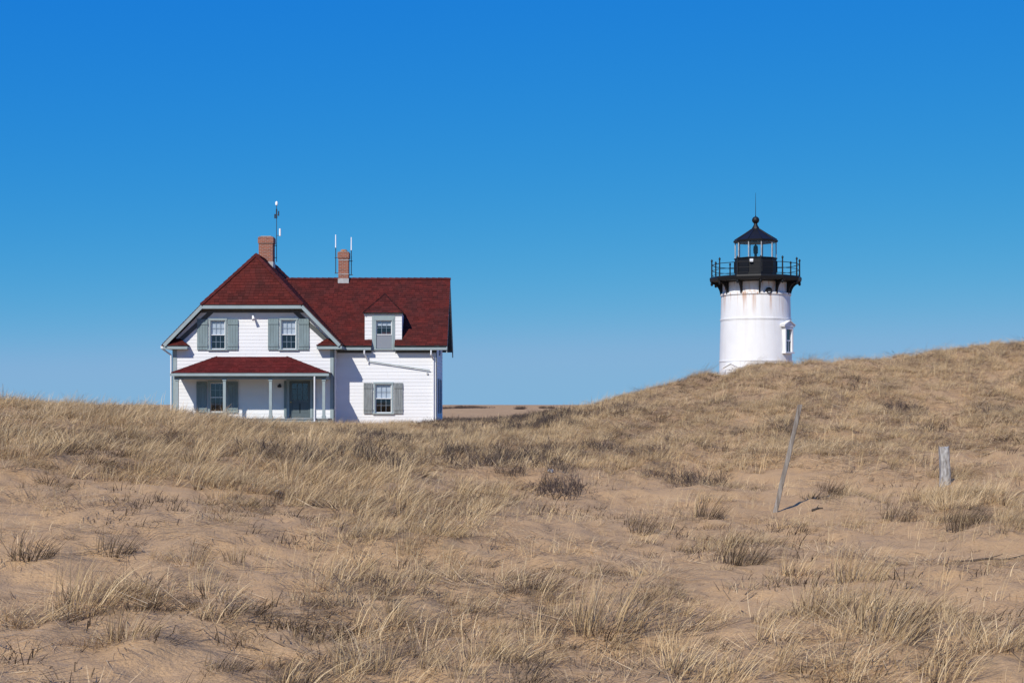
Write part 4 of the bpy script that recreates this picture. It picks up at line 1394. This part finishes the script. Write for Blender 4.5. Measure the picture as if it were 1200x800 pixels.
def scatter(name, pts, rot, scl, idx, coll, label, m):
    me = bpy.data.meshes.new(name)
    me.vertices.add(len(pts))
    me.vertices.foreach_set('co', np.asarray(pts, np.float32).ravel())
    a = me.attributes.new('rot', 'FLOAT_VECTOR', 'POINT'); a.data.foreach_set('vector', np.asarray(rot, np.float32).ravel())
    a = me.attributes.new('scl', 'FLOAT_VECTOR', 'POINT'); a.data.foreach_set('vector', np.asarray(scl, np.float32).ravel())
    a = me.attributes.new('idx', 'INT', 'POINT'); a.data.foreach_set('value', np.asarray(idx, np.int32))
    me.materials.append(m)
    o = bpy.data.objects.new(name, me)
    COL.objects.link(o)
    o['kind'] = 'stuff'
    o['label'] = label
    ng = bpy.data.node_groups.new(name, 'GeometryNodeTree')
    ng.interface.new_socket('Geometry', in_out='INPUT', socket_type='NodeSocketGeometry')
    ng.interface.new_socket('Geometry', in_out='OUTPUT', socket_type='NodeSocketGeometry')
    N, L = ng.nodes, ng.links
    gi, go = N.new('NodeGroupInput'), N.new('NodeGroupOutput')
    ci = N.new('GeometryNodeCollectionInfo')
    ci.inputs['Collection'].default_value = coll
    ci.inputs['Separate Children'].default_value = True
    ci.inputs['Reset Children'].default_value = True
    ip = N.new('GeometryNodeInstanceOnPoints')
    ip.inputs['Pick Instance'].default_value = True
    def attr(nm, ty):
        n = N.new('GeometryNodeInputNamedAttribute')
        n.data_type = ty
        n.inputs['Name'].default_value = nm
        return n.outputs['Attribute']
    e2r = N.new('FunctionNodeEulerToRotation')
    L.new(attr('rot', 'FLOAT_VECTOR'), e2r.inputs[0])
    L.new(gi.outputs[0], ip.inputs['Points'])
    L.new(ci.outputs[0], ip.inputs['Instance'])
    L.new(attr('idx', 'INT'), ip.inputs['Instance Index'])
    L.new(e2r.outputs[0], ip.inputs['Rotation'])
    L.new(attr('scl', 'FLOAT_VECTOR'), ip.inputs['Scale'])
    L.new(ip.outputs[0], go.inputs[0])
    md = o.modifiers.new('scatter', 'NODES')
    md.node_group = ng
    return o

GP = []
#            n   hgt   spread tilt lean width droop
for i, a in enumerate(((70, 0.46, 0.16, 0.45, 0.35, 0.0065, 0.22), (55, 0.38, 0.20, 0.6, 0.5, 0.006, 0.30), (85, 0.34, 0.24, 0.7, 0.3, 0.006, 0.26),
                       (40, 0.52, 0.12, 0.35, 0.45, 0.0065, 0.18), (60, 0.42, 0.22, 0.8, 0.8, 0.006, 0.34), (30, 0.30, 0.10, 0.6, 0.3, 0.006, 0.2))):
    vs, fs = blades(*a, seed=100 + i)
    # short dead sheaths and broken stems in the foot of the tuft
    v2, f2 = blades(int(a[0] * 0.32), a[1] * 0.38, a[2] * 1.05, 1.0, 0.35, 0.009, 0.25, 120 + i, seg=3, dead=0.35)
    me = raw_mesh('grass_blades', np.concatenate([vs, v2]), fs + [tuple(k + len(vs) for k in f) for f in f2], M['straw'])
    me.materials.append(M['straw_dark'])
    me.polygons.foreach_set('material_index', [0] * len(fs) + [1] * len(f2))
    GP.append(me)
for i, a in enumerate(((45, 0.22, 0.14, 0.9, 0.2, 0.008, 0.2), (60, 0.28, 0.2, 0.7, 0.4, 0.008, 0.3))):
    vs, fs = blades(*a, seed=140 + i, dead=0.3)
    GP.append(raw_mesh('grass_blades', vs, fs, M['straw_dark']))
grass_coll = proto_collection('grass_tufts', GP)

def sample(nper, rmin, rmax, tmax, seed, prob):
    R = np.random.default_rng(seed)
    area = tmax * (rmax ** 2 - rmin ** 2)
    n = int(nper * area)
    r = np.sqrt(R.uniform(rmin ** 2, rmax ** 2, n))
    t = R.uniform(-tmax, tmax, n)
    x, y = r * np.sin(t), r * np.cos(t)
    z, c = H(x, y, True)
    keep = R.uniform(0, 1, n) < prob(x, y, z, c)
    return x[keep], y[keep], z[keep], c[keep], R

def clear(x, y):
    house_in = (x > XL - 0.4) & (x < XE + 0.3) & (y > PD - 0.9) & (y < DB + 0.5)
    tow = np.hypot(x - LX, y - LY) < 3.0
    wd_ = (np.hypot(x - bx_, y - PDp) < 0.35) | (np.hypot(x - qx, y - QD) < 0.12)
    return ~(house_in | tow | wd_)

def p_grass(x, y, z, c):
    p = np.clip((c - 0.2) / 0.55, 0, 1) ** 1.1
    p = p + 0.025
    p = p * (1 - 0.6 * sstep(58, 64, y))
    return p * clear(x, y)
x, y, z, c, R = sample(17, 5.5, 82, 0.46, 11, p_grass)
n = len(x)
idx = R.choice(8, n, p=(0.17, 0.17, 0.19, 0.10, 0.17, 0.10, 0.05, 0.05))
idx = np.where((c < 0.25) & (R.uniform(0, 1, n) < 0.6), R.choice([5, 6, 6, 7], n), idx)
rot = np.stack([R.normal(0, 0.08, n), R.normal(0, 0.08, n), R.normal(-0.1, 0.85, n)], 1)
sc1 = R.uniform(0.5, 1.15, n) * (0.65 + 0.4 * c)
pxx_ = 600 + x / y * F
sc1 = sc1 * np.where((y > 25) & (pxx_ > 680), 0.78, 1.0) * np.where(y < 17, 0.76, 0.92)
dk = fbm(x * 0.9 - y * 0.2, y * 0.4, 123, 3)
idx = np.where((dk > 0.10) & (R.uniform(0, 1, n) < 0.62), R.choice([6, 7, 7], n), idx)
scl = np.stack([sc1 * R.uniform(0.9, 1.4, n), sc1 * R.uniform(0.9, 1.3, n), sc1 * R.uniform(0.6, 1.0, n)], 1)
scatter('beach_grass', np.stack([x, y, z + E], 1), rot, scl, idx, grass_coll, 'dry straw coloured beach grass covering the dunes', M['straw'])
print('grass tufts', n)

# sparse single wisps and stubs over the sand between the tufts
WP_ = []
for i, (nb_, hh, sp, ti, wi, mm) in enumerate(((9, 0.20, 0.28, 0.9, 0.005, 'straw'), (6, 0.28, 0.30, 0.6, 0.005, 'straw'), (12, 0.12, 0.22, 0.9, 0.006, 'straw'),
                                              (10, 0.10, 0.10, 0.8, 0.009, 'straw_dark'), (16, 0.14, 0.12, 0.7, 0.009, 'straw_dark'), (14, 0.16, 0.35, 1.2, 0.005, 'straw'))):
    vs, fs = blades(nb_, hh, sp, ti, 0.4, wi, 0.25, 180 + i, dead=0.25)
    WP_.append(raw_mesh('wisp_blades', vs, fs, M[mm]))
wisp_coll = proto_collection('wisps', WP_)
def p_wisp(x, y, z, c):
    return np.clip(0.5 + 0.5 * c + 1.2 * fbm(x * 0.7, y * 0.5, 505, 3), 0.05, 1) * clear(x, y)
x, y, z, c, R = sample(13, 5.5, 58, 0.44, 15, p_wisp)
n = len(x)
s1 = R.uniform(0.6, 1.4, n) * np.where(y > 25, 1.25, 1.0)
pw_, qw_ = 600 + x / y * F, HZ - z / y * F
dkw = fbm(x * 0.45, y * 0.3, 808, 3) + R.normal(0, 0.12, n) + 0.35 * np.exp(-(((pw_ - 680) / 90) ** 2 + ((qw_ - 575) / 25) ** 2))
iw = np.where(dkw > 0.2, R.choice([3, 4], n), R.choice([0, 1, 2, 5], n))
scatter('grass_wisps', np.stack([x, y, z + E], 1), np.stack([R.normal(0, 0.1, n), R.normal(0, 0.1, n), R.normal(0, 0.9, n)], 1), np.stack([s1, s1, s1], 1), iw, wisp_coll, 'sparse single blades and short stubs of grass in the sand', M['straw'])
print('wisps', n)

# dead blades and wrack lying on the sand
LP = []
for i in range(5):
    vs, fs = blades(70, 0.28, 0.5, 1.4, 0.25, 0.007, 0.02, 160 + i, seg=2, dead=1.0)
    vs[:, 2] = vs[:, 2] * 0.22 + 0.006
    LP.append(raw_mesh('litter_blades', vs, fs, M['straw_dark'] if i < 2 else M['straw']))
litter_coll = proto_collection('litter', LP)
def p_litter(x, y, z, c):
    return np.clip(0.35 + 0.9 * c + 1.1 * fbm(x * 0.8, y * 0.6, 303, 3), 0, 1) * clear(x, y)
x, y, z, c, R = sample(8, 5.5, 60, 0.42, 14, p_litter)
n = len(x)
s1 = R.uniform(0.5, 1.3, n) * np.where(y > 25, 1.4, 1.0)
# laid along the slope of the ground
zx, zy = H(x + 0.15, y) - H(x - 0.15, y), H(x, y + 0.15) - H(x, y - 0.15)
rot = np.stack([np.arctan(zy / 0.3), -np.arctan(zx / 0.3), np.zeros(n)], 1)
scatter('dead_grass_litter', np.stack([x, y, z + E], 1), rot, np.stack([s1, s1 * R.choice([-1, 1], n), R.uniform(0.6, 1.4, n)], 1), R.integers(0, 5, n), litter_coll, 'dead grass blades lying loose on the sand', M['straw_dark'])
print('litter', n)

# dark scrub: low woody growth in the hollow in front of and beside the house
BP = []
for i in range(4):
    vs, fs = twigs(22, 0.36, 0.45, 0.010, 200 + i)
    BP.append(raw_mesh('scrub_twigs', vs, fs, M['brush']))
brush_coll = proto_collection('scrub', BP)
def p_brush(x, y, z, c):
    px, py = 600 + x / y * F, HZ - z / y * F
    def el(cx, cy, rx, ry, v): return v * np.exp(-1.3 * (((px - cx) / rx) ** 2 + ((py - cy) / ry) ** 2))
    d = el(480, 532, 120, 16, 0.75) + el(590, 530, 70, 16, 0.8) + el(420, 525, 50, 14, 0.55) + el(700, 542, 90, 12, 0.32) + el(800, 562, 40, 9, 0.4) + el(680, 575, 60, 20, 0.16)
    d = np.where(y > 42, el(585, 497, 80, 14, 1.3) + el(640, 492, 50, 10, 0.7), d)
    d = d + np.where((y > 30) & (y < 49) & (px > 720), 0.013, 0)
    return np.clip(d * (0.65 + 2.2 * fbm(x * 0.5, y * 0.35, 61, 3)), 0, 1) * clear(x, y)
x, y, z, c, R = sample(9, 17, 90, 0.40, 12, p_brush)
n = len(x)
far_x, far_y = [], []
for cx, hw, D0_, k in ((545, 30, 380, 60), (522, 8, 360, 12), (610, 6, 300, 8), (641, 9, 430, 16), (690, 8, 420, 10)):
    u = R.normal(0, 0.5, k)
    d_ = D0_ + R.uniform(-12, 12, k)
    far_x += list((cx - 600 + u * hw) / F * d_); far_y += list(d_)
far_x, far_y = np.array(far_x), np.array(far_y)
far_z = H(far_x, far_y)
nf = len(far_x)
s0 = np.concatenate([R.uniform(0.6, 1.25, n), R.uniform(1.8, 3.2, nf)])
X_, Y_, Z_ = np.concatenate([x, far_x]), np.concatenate([y, far_y]), np.concatenate([z, far_z])
n += nf
rot = np.stack([R.normal(0, 0.1, n), R.normal(0, 0.1, n), R.uniform(0, 6.28, n)], 1)
scatter('dark_scrub', np.stack([X_, Y_, Z_ + E], 1), rot, np.stack([s0 * 1.2, s0 * 1.2, s0], 1), R.integers(0, 4, n), brush_coll, 'low dark brown leafless scrub beside the house', M['brush'])
print('scrub', n)

# the tussocks that stand out singly on the bare sand
def tussock(px, py, size, dark, seed, label, name='grass_tussock', spread=0.2, nb=90, lean=0.35):
    x, y, z = ground_at(px, py)
    v1, f1 = blades(nb, size, spread, 0.55, lean, 0.0065, 0.2, seed)
    me = raw_mesh(name, v1, f1, M['straw_dark'] if dark > 0.5 else M['straw'])
    t = bpy.data.objects.new(name, None)
    COL.objects.link(t)
    t.location = (x, y, z + E)
    t['label'], t['category'], t['group'] = label, 'grass', 'tussocks on the open sand'
    b1 = bpy.data.objects.new('blades', me)
    COL.objects.link(b1); b1.parent = t; b1['kind'] = 'stuff'
    v2, f2 = blades(int(nb * 0.6), size * 0.55, spread * 0.9, 0.9, 0.2, 0.009, 0.25, seed + 50, dead=0.35)
    b2 = bpy.data.objects.new('thatch', raw_mesh('thatch', v2, f2, M['straw_dark']))
    COL.objects.link(b2); b2.parent = t; b2['kind'] = 'stuff'
    return t
for k, a in enumerate((
        (712, 742, 0.62, 0, 'large straw tussock with dark base, low in the middle of the sand'),
        (100, 716, 0.5, 0, 'straw tussock with dark foot low on the left sand'),
        (974, 578, 0.38, 1, 'dark brown tussock nearest the leaning pole, on its right'),
        (1051, 608, 0.36, 1, 'small dark tussock alone between leaning pole and fence post'),
        (1130, 620, 0.42, 1, 'dark tussock just below the fence post'),
        (756, 624, 0.34, 1, 'low dark tussock left of the leaning pole foot'),
        (831, 606, 0.4, 1, 'dark spiky tussock close to the left of the leaning pole'),
        (869, 662, 0.4, 1, 'brown tussock on sand below and left of the leaning pole'),
        (961, 720, 0.36, 0, 'small tussock alone on sand below the leaning pole'),
        (1038, 742, 0.55, 0, 'tall pale upright straw tussock low on the right'),
        (1006, 680, 0.42, 0, 'pale sparse tussock on sand below the fence post'),
        (935, 672, 0.3, 0, 'short pale tussock right below the leaning pole foot'),
        (646, 570, 0.36, 1, 'dark spiky tussock beside the pale stone'),
        (38, 652, 0.3, 1, 'small dark tussock on bare sand at far left'),
        (136, 648, 0.28, 1, 'small dark tuft on bare sand below the left grass bank'))):
    px, py, size, dark, label = a
    tussock(px, py, size, dark, 300 + k, label, spread=0.10 + size * 0.22, nb=int(60 + size * 110))

# driftwood and stones
def stick(px, py, ln, r, ang, seed, label):
    x, y, z = ground_at(px, py)
    R = random.Random(seed)
    k = B()
    p = Vector((x - ln / 2 * math.cos(ang), y - ln / 2 * math.sin(ang), 0))
    seg = 7
    pts = []
    for i in range(seg + 1):
        t = i / seg
        q = Vector((x + (t - 0.5) * ln * math.cos(ang) + R.uniform(-1, 1) * r, y + (t - 0.5) * ln * math.sin(ang) + R.uniform(-1, 1) * r * 2, 0))
        q.z = gz(q.x, q.y) + r * 0.5
        pts.append(q)
    for i in range(seg):
        k.tube(pts[i], pts[i + 1], r * (1 - 0.7 * i / seg), r * (1 - 0.7 * (i + 1) / seg), 7)
    k.tube(pts[3], pts[3] + Vector((ln * 0.2, 0.05, r * 2.5)), r * 0.5, r * 0.15, 6)
    o = k.build('driftwood_stick', M['driftwood'])
    o['label'], o['category'], o['group'] = label, 'driftwood', 'driftwood on the sand'
stick(1165, 656, 0.85, 0.016, 0.3, 5, 'dark driftwood branch on the sand at the right edge')
stick(958, 597, 0.22, 0.022, 0.7, 6, 'small dark wood chip on sand right of the leaning pole')
def stone(px, py, r, seed, label):
    x, y, z = ground_at(px, py)
    R = random.Random(seed)
    k = B()
    prof = []
    n, m_ = 12, 6
    vs, fs = [], []
    for i in range(1, m_):
        ph = math.pi * i / m_
        for j in range(n):
            t = 2 * math.pi * j / n
            rr = r * R.uniform(0.8, 1.15)
            vs.append((x + rr * math.sin(ph) * math.cos(t), y + rr * math.sin(ph) * math.sin(t), z + r * 0.35 - rr * 0.7 * math.cos(ph)))
    for i in range(m_ - 2):
        for j in range(n):
            fs.append((i * n + j, i * n + (j + 1) % n, (i + 1) * n + (j + 1) % n, (i + 1) * n + j))
    fs.append(tuple(range(n - 1, -1, -1))); fs.append(tuple((m_ - 2) * n + j for j in range(n)))
    k.add(vs, fs)
    o = k.build('pale_stone', M['palestone'], None, True)
    o['label'], o['category'], o['group'] = label, 'stone', 'pale stones in the grass'
stone(645, 553, 0.055, 1, 'pale stone on the sand in the middle beside dark tussock')
stone(325, 578, 0.04, 2, 'small white stone in the grass below the porch')
